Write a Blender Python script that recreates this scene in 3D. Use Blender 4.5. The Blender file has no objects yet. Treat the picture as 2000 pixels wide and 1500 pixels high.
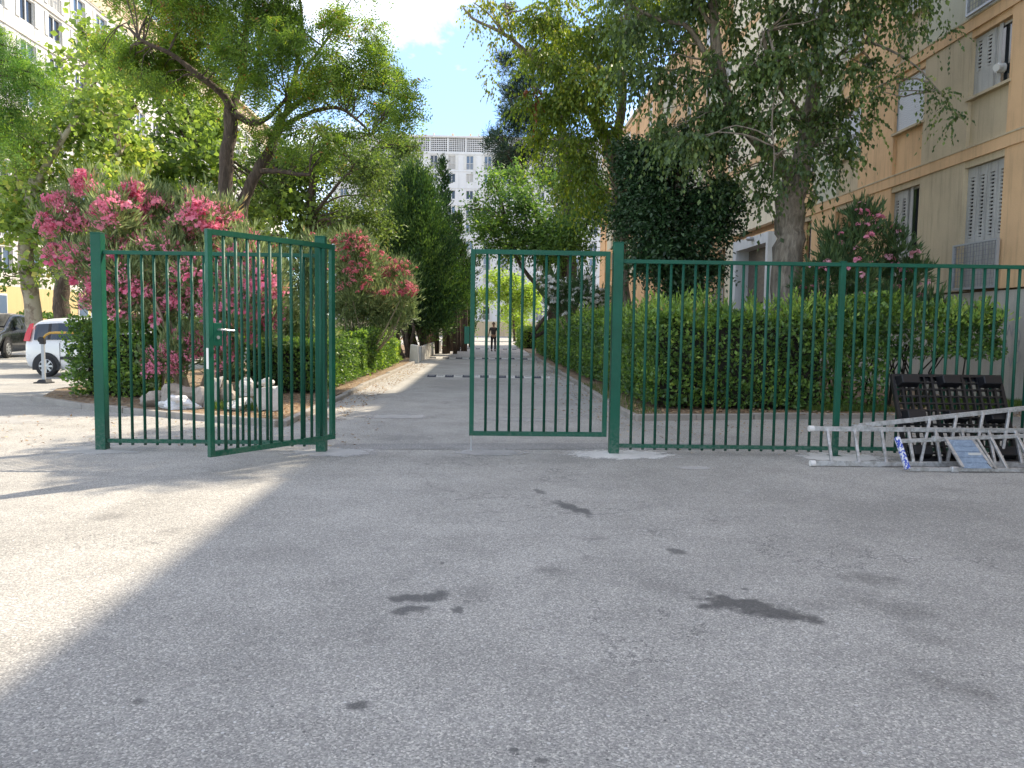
import bpy, math, random
import numpy as np
from mathutils import Vector, Matrix, Euler

random.seed(7)
rng = np.random.default_rng(7)
PI = math.pi
rad = math.radians
COL = bpy.context.scene.collection
SC = bpy.context.scene

# ---------------------------------------------------------------- camera
EYE = np.array([0.0, 0.0, 1.45])
def _rx(a):
    c, s = math.cos(a), math.sin(a); return np.array([[1, 0, 0], [0, c, -s], [0, s, c]])
def _rz(a):
    c, s = math.cos(a), math.sin(a); return np.array([[c, -s, 0], [s, c, 0], [0, 0, 1]])
CR = _rz(-math.atan(50 / 1500)) @ _rx(PI / 2 - rad(4.17)) @ _rz(0.014)
cam_d = bpy.data.cameras.new('camera')
cam = bpy.data.objects.new('camera', cam_d); COL.objects.link(cam)
cam_d.sensor_width = 36; cam_d.lens = 27.0
cam_d.clip_start = 0.05; cam_d.clip_end = 2000
M4 = Matrix.Identity(4)
for i in range(3):
    for j in range(3): M4[i][j] = CR[i, j]
    M4[i][3] = EYE[i]
cam.matrix_world = M4
SC.camera = cam

# ---------------------------------------------------------------- light
SUN_EL, SUN_AZ = 46.7, 50.0      # azimuth clockwise from +Y, the road's direction
world = bpy.data.worlds.new('World'); SC.world = world; world.use_nodes = True
wn = world.node_tree; wn.nodes.clear()
def wnode(t, **k):
    n = wn.nodes.new(t)
    for a, b in k.items(): setattr(n, a, b)
    return n
w_out = wnode('ShaderNodeOutputWorld'); w_bg = wnode('ShaderNodeBackground')
w_sky = wnode('ShaderNodeTexSky', sky_type='NISHITA', sun_disc=False)
w_sky.sun_elevation = rad(SUN_EL); w_sky.sun_rotation = rad(SUN_AZ)
w_sky.air_density = 0.75; w_sky.dust_density = 0.0; w_sky.ozone_density = 2.0
w_tc = wnode('ShaderNodeTexCoord'); w_map = wnode('ShaderNodeMapping')
w_map.inputs['Scale'].default_value = (2.2, 2.2, 5.0); w_map.inputs['Rotation'].default_value = (0, rad(14), rad(30))
w_map.inputs['Location'].default_value = (6.3, 1.1, 3.3)
w_n = wnode('ShaderNodeTexNoise'); w_n.inputs['Scale'].default_value = 1.5; w_n.inputs['Detail'].default_value = 9
w_n.inputs['Roughness'].default_value = 0.6; w_n.inputs['Distortion'].default_value = 0.5
w_r = wnode('ShaderNodeValToRGB'); w_r.color_ramp.elements[0].position = 0.47; w_r.color_ramp.elements[0].color = (.16, .16, .16, 1); w_r.color_ramp.elements[1].position = 0.74
w_mix = wnode('ShaderNodeMix', data_type='RGBA'); w_mix.inputs['B'].default_value = (12.5, 11.9, 11.0, 1)
L = wn.links.new
L(w_tc.outputs['Generated'], w_map.inputs['Vector']); L(w_map.outputs['Vector'], w_n.inputs['Vector'])
L(w_n.outputs['Fac'], w_r.inputs['Fac']); L(w_r.outputs['Color'], w_mix.inputs['Factor'])
w_hs = wnode('ShaderNodeHueSaturation'); w_hs.inputs['Saturation'].default_value = 1.4; L(w_sky.outputs['Color'], w_hs.inputs['Color']); L(w_hs.outputs['Color'], w_mix.inputs['A']); L(w_mix.outputs['Result'], w_bg.inputs['Color'])
w_bg.inputs['Strength'].default_value = 0.11
L(w_bg.outputs['Background'], w_out.inputs['Surface'])

sun_d = bpy.data.lights.new('sun', 'SUN'); sun = bpy.data.objects.new('sun', sun_d); COL.objects.link(sun)
sun_d.energy = 3.1; sun_d.angle = rad(0.55); sun_d.color = (1.0, 0.88, 0.70)
SUN = Vector((math.sin(rad(SUN_AZ)) * math.cos(rad(SUN_EL)), math.cos(rad(SUN_AZ)) * math.cos(rad(SUN_EL)), math.sin(rad(SUN_EL))))
sun.rotation_euler = SUN.to_track_quat('Z', 'Y').to_euler()
sun.location = (20, 20, 40)
SC.view_settings.view_transform = 'Standard'; SC.view_settings.look = 'None'
SC.view_settings.exposure = 1.45; SC.view_settings.gamma = 1; SC.view_settings.use_curve_mapping = False
SC.render.engine = 'CYCLES'
SC.cycles.max_bounces = 8; SC.cycles.diffuse_bounces = 5; SC.cycles.transparent_max_bounces = 8

# ---------------------------------------------------------------- measuring helpers (survey of the place from where the photograph stands)
def _ray(px, py): return CR @ np.array([(px - 1000) / 1500, (750 - py) / 1500, -1.0])
def at(px, py, Y):
    d = _ray(px, py); return EYE + d * (Y / d[1])
def on_ground(px, py, z=0.0):
    d = _ray(px, py); return EYE + d * ((z - EYE[2]) / d[2])

# ---------------------------------------------------------------- objects
def tag(o, label=None, cat=None, group=None, kind=None):
    if label: o['label'] = label
    if cat: o['category'] = cat
    if group: o['group'] = group
    if kind: o['kind'] = kind
    return o
def thing(name, label, cat, loc=(0, 0, 0), rz=0.0, group=None):
    o = bpy.data.objects.new(name, None); COL.objects.link(o)
    o.location = loc; o.rotation_euler = (0, 0, rz); o.empty_display_size = 0.2
    return tag(o, label, cat, group)
def link(name, me, parent=None, loc=(0, 0, 0), rot=(0, 0, 0), scale=(1, 1, 1)):
    o = bpy.data.objects.new(name, me); COL.objects.link(o)
    o.parent = parent; o.location = loc; o.rotation_euler = rot; o.scale = scale
    return o
def origin(p):
    v = Vector((0, 0, 0))
    while p is not None:
        v += p.location; p = p.parent
    return v

class MB:
    """collects faces of one mesh"""
    def __init__(s): s.v = []; s.f = []; s.m = []
    def box(s, x0, x1, y0, y1, z0, z1, mi=0):
        b = len(s.v)
        s.v += [(x0, y0, z0), (x1, y0, z0), (x1, y1, z0), (x0, y1, z0), (x0, y0, z1), (x1, y0, z1), (x1, y1, z1), (x0, y1, z1)]
        for f in ((0, 3, 2, 1), (4, 5, 6, 7), (0, 1, 5, 4), (1, 2, 6, 5), (2, 3, 7, 6), (3, 0, 4, 7)):
            s.f.append(tuple(b + i for i in f)); s.m.append(mi)
        return s
    def poly(s, pts, mi=0):
        b = len(s.v); s.v += [tuple(p) for p in pts]; s.f.append(tuple(range(b, b + len(pts)))); s.m.append(mi); return s
    def prism(s, pts, d, mi=0):
        """polygon pts (3-D) swept by vector d"""
        n = len(pts); b = len(s.v)
        s.v += [tuple(p) for p in pts] + [tuple(np.array(p) + np.array(d)) for p in pts]
        s.f.append(tuple(range(b + n - 1, b - 1, -1))); s.f.append(tuple(range(b + n, b + 2 * n))); s.m += [mi, mi]
        for i in range(n):
            j = (i + 1) % n; s.f.append((b + i, b + j, b + n + j, b + n + i)); s.m.append(mi)
        return s
    def tube(s, pts, r, n=8, mi=0, caps=True):
        pts = [Vector(p) for p in pts]
        rs = [r] * len(pts) if not hasattr(r, '__len__') else list(r)
        b = len(s.v); up = None
        for i, p in enumerate(pts):
            t = (pts[min(i + 1, len(pts) - 1)] - pts[max(i - 1, 0)])
            if t.length < 1e-9: t = Vector((0, 0, 1))
            t.normalize()
            if up is None:
                up = t.orthogonal().normalized()
            up = (up - t * up.dot(t))
            if up.length < 1e-6: up = t.orthogonal()
            up.normalize(); sd = t.cross(up)
            for k in range(n):
                a = 2 * PI * k / n
                q = p + (up * math.cos(a) + sd * math.sin(a)) * rs[i]; s.v.append(tuple(q))
        for i in range(len(pts) - 1):
            for k in range(n):
                k2 = (k + 1) % n
                s.f.append((b + i * n + k, b + i * n + k2, b + (i + 1) * n + k2, b + (i + 1) * n + k)); s.m.append(mi)
        if caps:
            s.f.append(tuple(b + k for k in reversed(range(n)))); s.m.append(mi)
            e = b + (len(pts) - 1) * n; s.f.append(tuple(e + k for k in range(n))); s.m.append(mi)
        return s
    def bar(s, a, b, w, d=None, mi=0, up=(0, 0, 1)):
        """square bar from a to b, w wide and d deep"""
        d = d or w; a = Vector(a); b = Vector(b); t = (b - a).normalized()
        u = Vector(up)
        if abs(u.dot(t)) > .95: u = Vector((0, 1, 0)) if abs(t.y) < .9 else Vector((1, 0, 0))
        sd = t.cross(u).normalized(); u = sd.cross(t)
        q = [sd * w / 2 * i + u * d / 2 * j for i, j in ((-1, -1), (1, -1), (1, 1), (-1, 1))]
        s.prism([a + x for x in q], b - a, mi); return s
    def lathe(s, prof, c=(0, 0, 0), n=16, axis='z', mi=0):
        b = len(s.v)
        for (r, h) in prof:
            for k in range(n):
                a = 2 * PI * k / n; x, y = r * math.cos(a), r * math.sin(a)
                p = (x, y, h) if axis == 'z' else (x, h, y)
                s.v.append((p[0] + c[0], p[1] + c[1], p[2] + c[2]))
        for i in range(len(prof) - 1):
            for k in range(n):
                k2 = (k + 1) % n
                s.f.append((b + i * n + k, b + i * n + k2, b + (i + 1) * n + k2, b + (i + 1) * n + k)); s.m.append(mi)
        return s
    def mesh(s, name, mats, smooth=False, off=None):
        me = bpy.data.meshes.new(name)
        v = s.v if off is None else [(a[0] - off[0], a[1] - off[1], a[2] - off[2]) for a in s.v]
        me.from_pydata(v, [], s.f)
        for m in (mats if isinstance(mats, (list, tuple)) else [mats]): me.materials.append(m)
        if isinstance(mats, (list, tuple)) and len(mats) > 1: me.polygons.foreach_set('material_index', s.m)
        if smooth: me.polygons.foreach_set('use_smooth', [True] * len(s.f))
        me.update(); return me
    def build(s, name, mats, parent=None, world=False, smooth=False, bevel=0.0, seg=1):
        off = origin(parent) if (world and parent is not None) else None
        me = s.mesh(name, mats, smooth, off)
        o = link(name, me, parent)
        if bevel:
            m = o.modifiers.new('bevel', 'BEVEL'); m.width = bevel; m.segments = seg; m.limit_method = 'ANGLE'
        return o

# ---------------------------------------------------------------- materials
def mat(name, col=(.5, .5, .5), rough=.7, metal=0.0, spec=.5):
    m = bpy.data.materials.new(name); m.use_nodes = True
    b = m.node_tree.nodes['Principled BSDF']
    b.inputs['Base Color'].default_value = (*col, 1); b.inputs['Roughness'].default_value = rough
    b.inputs['Metallic'].default_value = metal; b.inputs['Specular IOR Level'].default_value = spec
    return m
class NT:
    def __init__(s, m): s.m = m; s.t = m.node_tree; s.b = s.t.nodes['Principled BSDF']
    def n(s, t, **k):
        x = s.t.nodes.new(t)
        for a, b in k.items():
            if a[0] == '_': x.inputs[a[1:].replace('_', ' ')].default_value = b
            else: setattr(x, a, b)
        return x
    def l(s, a, b): s.t.links.new(a, b)
    def noise(s, vec, scale, detail=4, rough=.5, dist=0.0):
        x = s.n('ShaderNodeTexNoise'); x.inputs['Scale'].default_value = scale; x.inputs['Detail'].default_value = detail
        x.inputs['Roughness'].default_value = rough; x.inputs['Distortion'].default_value = dist
        s.l(vec, x.inputs['Vector']); return x.outputs['Fac']
    def ramp(s, fac, stops):
        x = s.n('ShaderNodeValToRGB'); e = x.color_ramp.elements
        while len(e) < len(stops): e.new(.5)
        for i, (p, c) in enumerate(stops):
            e[i].position = p; e[i].color = (*c, 1) if hasattr(c, '__len__') else (c, c, c, 1)
        s.l(fac, x.inputs['Fac']); return x.outputs['Color']
    def mix(s, fac, a, b, mode='MIX'):
        x = s.n('ShaderNodeMix', data_type='RGBA', blend_type=mode)
        for v, k in ((fac, 'Factor'), (a, 'A'), (b, 'B')):
            if hasattr(v, 'links') or hasattr(v, 'is_output'): s.l(v, x.inputs[k])
            elif hasattr(v, '__len__'): x.inputs[k].default_value = (*v, 1)
            else: x.inputs[k].default_value = v
        return x.outputs['Result']
    def math(s, op, a, b=None):
        x = s.n('ShaderNodeMath', operation=op)
        for i, v in enumerate((a, b)):
            if v is None: continue
            if hasattr(v, 'is_output'): s.l(v, x.inputs[i])
            else: x.inputs[i].default_value = v
        return x.outputs[0]
    def pos(s): return s.n('ShaderNodeNewGeometry').outputs['Position']
    def obj(s): return s.n('ShaderNodeTexCoord').outputs['Object']
    def scale(s, vec, sc, loc=(0, 0, 0), rot=(0, 0, 0)):
        x = s.n('ShaderNodeMapping'); x.inputs['Scale'].default_value = sc; x.inputs['Location'].default_value = loc; x.inputs['Rotation'].default_value = rot
        s.l(vec, x.inputs['Vector']); return x.outputs['Vector']
    def bump(s, h, strength=.3, dist=.02):
        x = s.n('ShaderNodeBump'); x.inputs['Strength'].default_value = strength; x.inputs['Distance'].default_value = dist
        s.l(h, x.inputs['Height']); s.l(x.outputs['Normal'], s.b.inputs['Normal'])
    def color(s, c): s.l(c, s.b.inputs['Base Color'])
    def rough(s, c): s.l(c, s.b.inputs['Roughness'])

def wall_mat(name, col, stain=.35, rough=.85, sc=1.0):
    """painted render with blotches, rain streaks and fine grain"""
    m = mat(name, col, rough); k = NT(m); p = k.pos()
    a = k.noise(p, 0.9 * sc, 5, .6); st = k.noise(k.scale(p, (5, 5, .35)), 1.6 * sc, 5, .65); g = k.noise(p, 60, 3, .6)
    dark = tuple(c * .62 for c in col); lite = tuple(min(c * 1.12, .9) for c in col)
    c1 = k.ramp(a, [(.3, dark), (.62, col), (.8, lite)]); c1 = k.mix(stain, col, c1)
    c2 = k.mix(k.ramp(st, [(.5, 0.0), (.72, stain)]), c1, tuple(c * .45 for c in col))
    c3 = k.mix(.12, c2, k.ramp(g, [(.3, 0.0), (.7, 1.0)]), 'OVERLAY'); k.color(c3); k.bump(g, .25, .004)
    return m

# asphalt: pale worn grey with exposed stones, blotches, cracks and oil stains
STAINS = [ # px, py, half width, half depth, rotation, strength
    (795, 1168, .085, .065, .1, 1.0), (848, 1162, .08, .07, .25, 1.0), (806, 1191, .075, .045, .35, .95), (893, 1190, .035, .05, 0, .9), (925, 1160, .07, .11, 0, .35),
    (1115, 991, .055, .22, .41, .95), (1054, 960, .035, .07, .3, .85), (1317, 1076, .04, .08, .5, .85), (1075, 1113, .08, .07, .1, .55), (1160, 1052, .07, .05, 0, .5), (1150, 1090, .06, .06, 0, .4),
    (1440, 1182, .17, .115, -.35, 1.0), (1520, 1200, .18, .075, -.42, 1.0), (1400, 1017, .05, .035, 0, .6), (697, 1378, .04, .03, .3, .95), (1005, 1466, .016, .016, 0, .9), (1055, 1484, .022, .014, 0, .8),
    (205, 1011, .07, .08, 0, .4), (331, 1038, .06, .08, 0, .35), (1695, 1132, .16, .10, -.1, .55), (1760, 1190, .13, .28, .55, .40), (1830, 1250, .10, .20, .5, .30), (1890, 1350, .07, .20, .75, .45),
    (1585, 1178, .15, .10, 0, .3), (795, 855, .30, .25, 0, .4), (935, 875, .22, .2, 0, .45), (1185, 1330, .22, .16, 0, .2), (720, 1235, .16, .14, .3, .2), (560, 1080, .5, .3, .3, .12), (1500, 1010, .6, .3, .1, .10),
    (500, 1300, .25, .2, 0, .14), (1100, 900, .9, .12, 0, .14), (1310, 1150, .10, .14, .5, .25), (270, 1370, .02, .02, 0, .8), (862, 1100, .012, .02, 0, .9), (1455, 1150, .02, .02, 0, .8), (1180, 1290, .02, .02, 0, .6)]
def asphalt_mat(name, base=(.405, .388, .355), stains=()):
    m = mat(name, base, .86); k = NT(m); p = k.pos()
    big = k.noise(p, .28, 6, .62, .4); mid = k.noise(p, 1.7, 6, .65); fine = k.noise(p, 95, 3, .7); gr = k.noise(p, 240, 2, .6)
    streak = k.noise(k.scale(p, (.25, 1.4, 1)), 1.3, 6, .7, .6)
    dk = tuple(c * .70 for c in base); lt = tuple(c * 1.25 for c in base)
    c = k.ramp(big, [(.36, dk), (.5, base), (.64, lt)])
    c = k.mix(k.ramp(big, [(.35, .35), (.65, .8)]), c, k.ramp(mid, [(.28, tuple(x * .72 for x in base)), (.5, base), (.74, tuple(x * 1.22 for x in base))]))
    c = k.mix(k.ramp(streak, [(.52, 0.0), (.75, .40)]), c, tuple(x * .62 for x in base))
    vor = k.n('ShaderNodeTexVoronoi', feature='F1'); vor.inputs['Scale'].default_value = 135; k.l(p, vor.inputs['Vector'])
    vr = k.n('ShaderNodeSeparateColor'); k.l(vor.outputs['Color'], vr.inputs['Color'])
    stone = k.ramp(vr.outputs['Red'], [(.0, (.42, .42, .43)), (.45, (.76, .76, .76)), (.80, (.98, .98, .96)), (1.0, (1.55, 1.53, 1.48))])
    c = k.mix(.82, c, k.mix(1.0, c, stone, 'MULTIPLY'))
    c = k.mix(.35, c, k.mix(1.0, c, k.ramp(fine, [(.32, .45), (.66, 1.5)]), 'MULTIPLY'))
    vb = k.n('ShaderNodeTexVoronoi', feature='F1'); vb.inputs['Scale'].default_value = 27; k.l(p, vb.inputs['Vector'])
    vs = k.n('ShaderNodeSeparateColor'); k.l(vb.outputs['Color'], vs.inputs['Color'])
    speck = k.math('MULTIPLY', k.math('LESS_THAN', vb.outputs['Distance'], .20), k.math('GREATER_THAN', vs.outputs['Green'], .86))
    c = k.mix(k.math('MULTIPLY', speck, .7), c, (.62, .61, .58))
    pit = k.math('MULTIPLY', k.math('LESS_THAN', vb.outputs['Distance'], .16), k.math('LESS_THAN', vs.outputs['Green'], .05))
    c = k.mix(k.math('MULTIPLY', pit, .75), c, (.07, .07, .07))
    # cracks: thin wandering lines where a noise crosses its middle
    ck = k.noise(p, .42, 8, .62, .3); ckm = k.noise(p, .23, 2, .5)
    line = k.math('LESS_THAN', k.math('ABSOLUTE', k.math('SUBTRACT', ck, .5)), .0020)
    c = k.mix(k.math('MULTIPLY', k.math('MULTIPLY', line, k.math('GREATER_THAN', ckm, .525)), .5), c, (.07, .07, .07))
    if stains:
        w1 = k.n('ShaderNodeTexNoise'); w1.inputs['Scale'].default_value = 9; w1.inputs['Detail'].default_value = 5; k.l(p, w1.inputs['Vector'])
        wob = k.n('ShaderNodeVectorMath', operation='SUBTRACT'); k.l(w1.outputs['Color'], wob.inputs[0]); wob.inputs[1].default_value = (.5, .5, .5)
        tot = None
        for (px, py, hw, hd, rot, st) in stains:
            g = on_ground(px, py)
            q = k.n('ShaderNodeVectorMath', operation='SUBTRACT'); k.l(p, q.inputs[0]); q.inputs[1].default_value = tuple(g)
            r = k.n('ShaderNodeVectorRotate', rotation_type='Z_AXIS'); k.l(q.outputs[0], r.inputs['Vector']); r.inputs['Angle'].default_value = -rot
            sc = k.scale(r.outputs[0], (.80 / hw, .80 / hd, 0))
            ad = k.n('ShaderNodeVectorMath', operation='MULTIPLY_ADD'); k.l(wob.outputs[0], ad.inputs[0]); ad.inputs[1].default_value = (2.6, 2.6, 0); k.l(sc, ad.inputs[2])
            ln = k.n('ShaderNodeVectorMath', operation='LENGTH'); k.l(ad.outputs[0], ln.inputs[0])
            mr = k.n('ShaderNodeMapRange', interpolation_type='SMOOTHSTEP'); k.l(ln.outputs['Value'], mr.inputs['Value'])
            hard = st > .7
            mr.inputs['From Min'].default_value = .55 if hard else .1; mr.inputs['From Max'].default_value = 1.25 if hard else 1.5
            mr.inputs['To Min'].default_value = st * .80; mr.inputs['To Max'].default_value = 0
            tot = mr.outputs[0] if tot is None else k.math('MAXIMUM', tot, mr.outputs[0])
        c = k.mix(tot, c, (.055, .052, .05)); k.rough(k.math('SUBTRACT', .88, k.math('MULTIPLY', tot, .3)))
    k.color(c)
    h = k.math('ADD', k.math('MULTIPLY', vor.outputs['Distance'], -1.0), fine); k.bump(h, .35, .004)
    return m
m_asph = asphalt_mat('asphalt', stains=STAINS)
m_asph2 = asphalt_mat('asphalt_patch', (.32, .31, .295))

def soil_mat():
    m = mat('soil', (.2, .15, .1), .95); k = NT(m); p = k.pos()
    a = k.noise(p, 3, 6, .7); f = k.noise(p, 38, 4, .75)
    v = k.n('ShaderNodeTexVoronoi'); v.inputs['Scale'].default_value = 22; k.l(p, v.inputs['Vector'])
    s = k.n('ShaderNodeSeparateColor'); k.l(v.outputs['Color'], s.inputs['Color'])
    c = k.ramp(a, [(.3, (.10, .075, .05)), (.55, (.24, .17, .11)), (.75, (.36, .28, .19))])
    c = k.mix(k.math('MULTIPLY', k.math('GREATER_THAN', s.outputs['Red'], .62), .7), c, k.ramp(s.outputs['Green'], [(0, (.16, .08, .03)), (.5, (.36, .22, .10)), (1, (.50, .42, .30))]))
    c = k.mix(.4, c, k.mix(1.0, c, k.ramp(f, [(.3, .4), (.7, 1.6)]), 'MULTIPLY')); k.color(c); k.bump(f, .8, .03)
    return m
m_soil = soil_mat()
def concrete_mat(name, col, rough=.85, amp=.3):
    m = mat(name, col, rough); k = NT(m); p = k.pos(); a = k.noise(p, 2.4, 6, .65); f = k.noise(p, 70, 3, .6)
    c = k.ramp(a, [(.25, tuple(x * (1 - amp) for x in col)), (.55, col), (.8, tuple(min(x * 1.2, .85) for x in col))])
    c = k.mix(.3, c, k.mix(1.0, c, k.ramp(f, [(.3, .6), (.7, 1.3)]), 'MULTIPLY')); k.color(c); k.bump(f, .3, .004); return m
m_kerb = concrete_mat('kerb_concrete', (.34, .31, .27)); m_pad = concrete_mat('pale_mortar', (.60, .58, .54), amp=.22)
m_white_conc = concrete_mat('white_concrete', (.62, .60, .56)); m_rock = concrete_mat('rock', (.38, .33, .28)); m_rock_w = concrete_mat('white_rubble', (.56, .54, .50))

def paint_mat(name, col, rough=.38):
    m = mat(name, col, rough, 0, .35); k = NT(m); p = k.pos(); a = k.noise(p, 2.2, 5, .6); f = k.noise(p, 30, 4, .7)
    zz = k.n('ShaderNodeSeparateXYZ'); k.l(p, zz.inputs[0])
    c = k.ramp(a, [(.3, tuple(x * .82 for x in col)), (.7, tuple(x * 1.15 for x in col))])
    low = k.n('ShaderNodeMapRange'); k.l(zz.outputs['Z'], low.inputs['Value']); low.inputs['From Min'].default_value = .45; low.inputs['From Max'].default_value = .0
    dust = k.math('MULTIPLY', low.outputs[0], k.ramp(f, [(.42, 0.0), (.75, .5)])); c = k.mix(dust, c, (.3, .28, .25))
    k.color(c); k.rough(k.ramp(f, [(.3, rough - .08), (.7, rough + .2)])); return m
m_green = paint_mat('green_paint', (.003, .090, .050), .42); m_green2 = paint_mat('green_paint_bar', (.003, .075, .043), .48)
m_galv = mat('galvanised', (.62, .63, .64), .42, .9); m_sticker = mat('paper_sticker', (.75, .72, .68), .8)
m_black = mat('black_plastic', (.006, .006, .008), .42); m_tyre = mat('tyre', (.02, .02, .022), .8); m_dark = mat('dark_interior', (.012, .012, .014), .9)
def alu_mat():
    m = mat('aluminium', (.6, .6, .6), .42, .75); k = NT(m); p = k.pos(); a = k.noise(p, 14, 5, .7)
    k.color(k.ramp(a, [(.35, (.34, .33, .31)), (.6, (.62, .62, .62))])); k.rough(k.ramp(a, [(.3, .6), (.7, .35)])); return m
m_alu = alu_mat()
m_alu_b = mat('blue_paint_smears', (.05, .08, .42), .6)
_k = NT(m_alu_b); _n = _k.noise(_k.pos(), 34, 3, .6); _k.color(_k.ramp(_n, [(.46, (.70, .70, .72)), (.52, (.05, .09, .45))]))

def bark_mat(name, a, b, sc=(14, 14, 3), plates=False):
    m = mat(name, a, .92); k = NT(m); p = k.pos(); q = k.scale(p, sc); n = k.noise(q, 1.0, 6, .7, .8); n2 = k.noise(p, 2.5, 4, .6)
    c = k.ramp(n, [(.32, tuple(x * .45 for x in a)), (.5, a), (.68, b)])
    if plates: c = k.mix(k.ramp(n2, [(.48, 0.0), (.52, .8)]), c, (.42, .38, .28))
    k.color(c); k.bump(n, .9, .04); return m
m_bark_dark = bark_mat('bark_dark', (.085, .062, .045), (.16, .12, .09)); m_bark_grey = bark_mat('bark_poplar', (.24, .20, .155), (.38, .33, .26), (12, 12, 2.5))
m_bark_plane = bark_mat('bark_plane', (.26, .21, .15), (.36, .31, .24), (5, 5, 3), True); m_bark_red = bark_mat('bark_cypress', (.17, .10, .07), (.34, .22, .15), (20, 20, 1.5))
m_twig = mat('pale_twig', (.30, .24, .17), .9)

def leaf_mat(name, stops, trans=.45, rough=.5, spec=.35):
    """leaf colour varies with the leaf's own random tint"""
    m = mat(name, stops[0][1], rough, 0, spec); k = NT(m)
    at_ = k.n('ShaderNodeAttribute', attribute_name='tint'); c = k.ramp(at_.outputs['Fac'], stops); k.color(c)
    tr = k.n('ShaderNodeBsdfTranslucent'); hs = k.n('ShaderNodeHueSaturation'); hs.inputs['Value'].default_value = 1.5; hs.inputs['Saturation'].default_value = 1.15; hs.inputs['Hue'].default_value = .49
    k.l(c, hs.inputs['Color']); k.l(hs.outputs['Color'], tr.inputs['Color'])
    mx = k.n('ShaderNodeMixShader'); mx.inputs[0].default_value = trans
    k.l(k.b.outputs[0], mx.inputs[1]); k.l(tr.outputs[0], mx.inputs[2]); k.l(mx.outputs[0], k.t.nodes['Material Output'].inputs['Surface'])
    return m
m_l_locust = leaf_mat('locust_leaf', [(0, (0.072, 0.123, 0.041)), (.4, (0.138, 0.225, 0.051)), (.75, (0.232, 0.348, 0.065)), (.93, (0.362, 0.406, 0.072)), (1, (0.348, 0.189, 0.072))], .5)
m_l_plane = leaf_mat('plane_leaf', [(0, (0.089, 0.149, 0.045)), (.45, (0.194, 0.283, 0.067)), (.8, (0.327, 0.431, 0.105)), (1, (0.535, 0.491, 0.133))], .5)
m_l_fern = leaf_mat('mimosa_leaf', [(0, (0.069, 0.137, 0.047)), (.6, (0.137, 0.273, 0.062)), (1, (0.312, 0.437, 0.078))], .5)
m_l_olive = leaf_mat('mixed_leaf', [(0, (0.061, 0.095, 0.035)), (.5, (0.135, 0.203, 0.054)), (.9, (0.243, 0.324, 0.081)), (1, (0.338, 0.270, 0.095))], .45)
m_l_poplar = leaf_mat('poplar_leaf', [(0, (0.050, 0.093, 0.036)), (.45, (0.104, 0.161, 0.050)), (.82, (0.203, 0.288, 0.076)), (.95, (0.405, 0.456, 0.169)), (1, (0.558, 0.540, 0.270))], .4, .42, .5)
m_l_poplar_l = leaf_mat('poplar_leaf_yellowing', [(0, (0.065, 0.111, 0.029)), (.5, (0.150, 0.221, 0.039)), (.85, (0.286, 0.338, 0.052)), (1, (.34, .33, .07))], .5)
m_l_rust = leaf_mat('rust_leaf', [(0, (.16, .06, .03)), (1, (.36, .15, .06))], .3)
m_l_ever = leaf_mat('evergreen_leaf', [(0, (0.020, 0.047, 0.020)), (.6, (0.042, 0.093, 0.034)), (1, (0.101, 0.186, 0.059))], .2, .38, .5)
m_l_pine = leaf_mat('pine_needle', [(0, (.015, .038, .022)), (.6, (.03, .065, .032)), (1, (.06, .10, .045))], .2)
m_l_elm = leaf_mat('elm_leaf', [(0, (0.046, 0.104, 0.036)), (.5, (0.111, 0.202, 0.052)), (1, (0.260, 0.390, 0.078))], .45)
m_l_lime = leaf_mat('lime_leaf', [(0, (0.144, 0.240, 0.048)), (1, (0.360, 0.480, 0.096))], .5)
m_l_cyp = leaf_mat('cypress_spray', [(0, (0.024, 0.061, 0.022)), (.5, (0.061, 0.128, 0.030)), (1, (0.149, 0.243, 0.047))], .2)
m_l_ole = leaf_mat('oleander_leaf', [(0, (0.083, 0.132, 0.058)), (.55, (0.197, 0.263, 0.108)), (.9, (0.362, 0.428, 0.197)), (1, (0.493, 0.395, 0.180))], .3)
m_l_ole_d = leaf_mat('oleander_leaf_dark', [(0, (0.047, 0.094, 0.039)), (.6, (0.094, 0.156, 0.055)), (1, (0.203, 0.265, 0.094))], .3)
m_l_hedge = leaf_mat('hedge_leaf', [(0, (0.044, 0.098, 0.030)), (.5, (0.127, 0.224, 0.052)), (.85, (0.255, 0.403, 0.082)), (1, (0.389, 0.508, 0.105))], .35, .4, .5)
m_l_grass = leaf_mat('grass_blade', [(0, (.05, .10, .02)), (1, (.16, .22, .05))], .4)
m_litter = leaf_mat('dry_leaf', [(0, (.16, .08, .04)), (.5, (.34, .22, .11)), (1, (.52, .42, .28))], .15, .8)
m_core = mat('hedge_stems_and_gap_shade', (.018, .016, .010), 1.0)  # near-black: shade between the hedge leaves put into the colour, stems share it
def petal(name, a, b):
    m = mat(name, a, .6); k = NT(m); i = k.n('ShaderNodeObjectInfo'); c = k.ramp(i.outputs['Random'], [(0, a), (1, b)]); k.color(c)
    tr = k.n('ShaderNodeBsdfTranslucent'); k.l(c, tr.inputs['Color']); mx = k.n('ShaderNodeMixShader'); mx.inputs[0].default_value = .4
    k.l(k.b.outputs[0], mx.inputs[1]); k.l(tr.outputs[0], mx.inputs[2]); k.l(mx.outputs[0], k.t.nodes['Material Output'].inputs['Surface']); return m
m_pink = petal('pink_petal', (.86, .19, .36), (.90, .38, .50)); m_pink2 = petal('red_pink_petal', (.70, .13, .20), (.80, .30, .34)); m_wpet = petal('white_petal', (.82, .80, .76), (.86, .85, .84)); m_soft = petal('soft_pink_petal', (.82, .28, .42), (.84, .46, .54))

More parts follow.
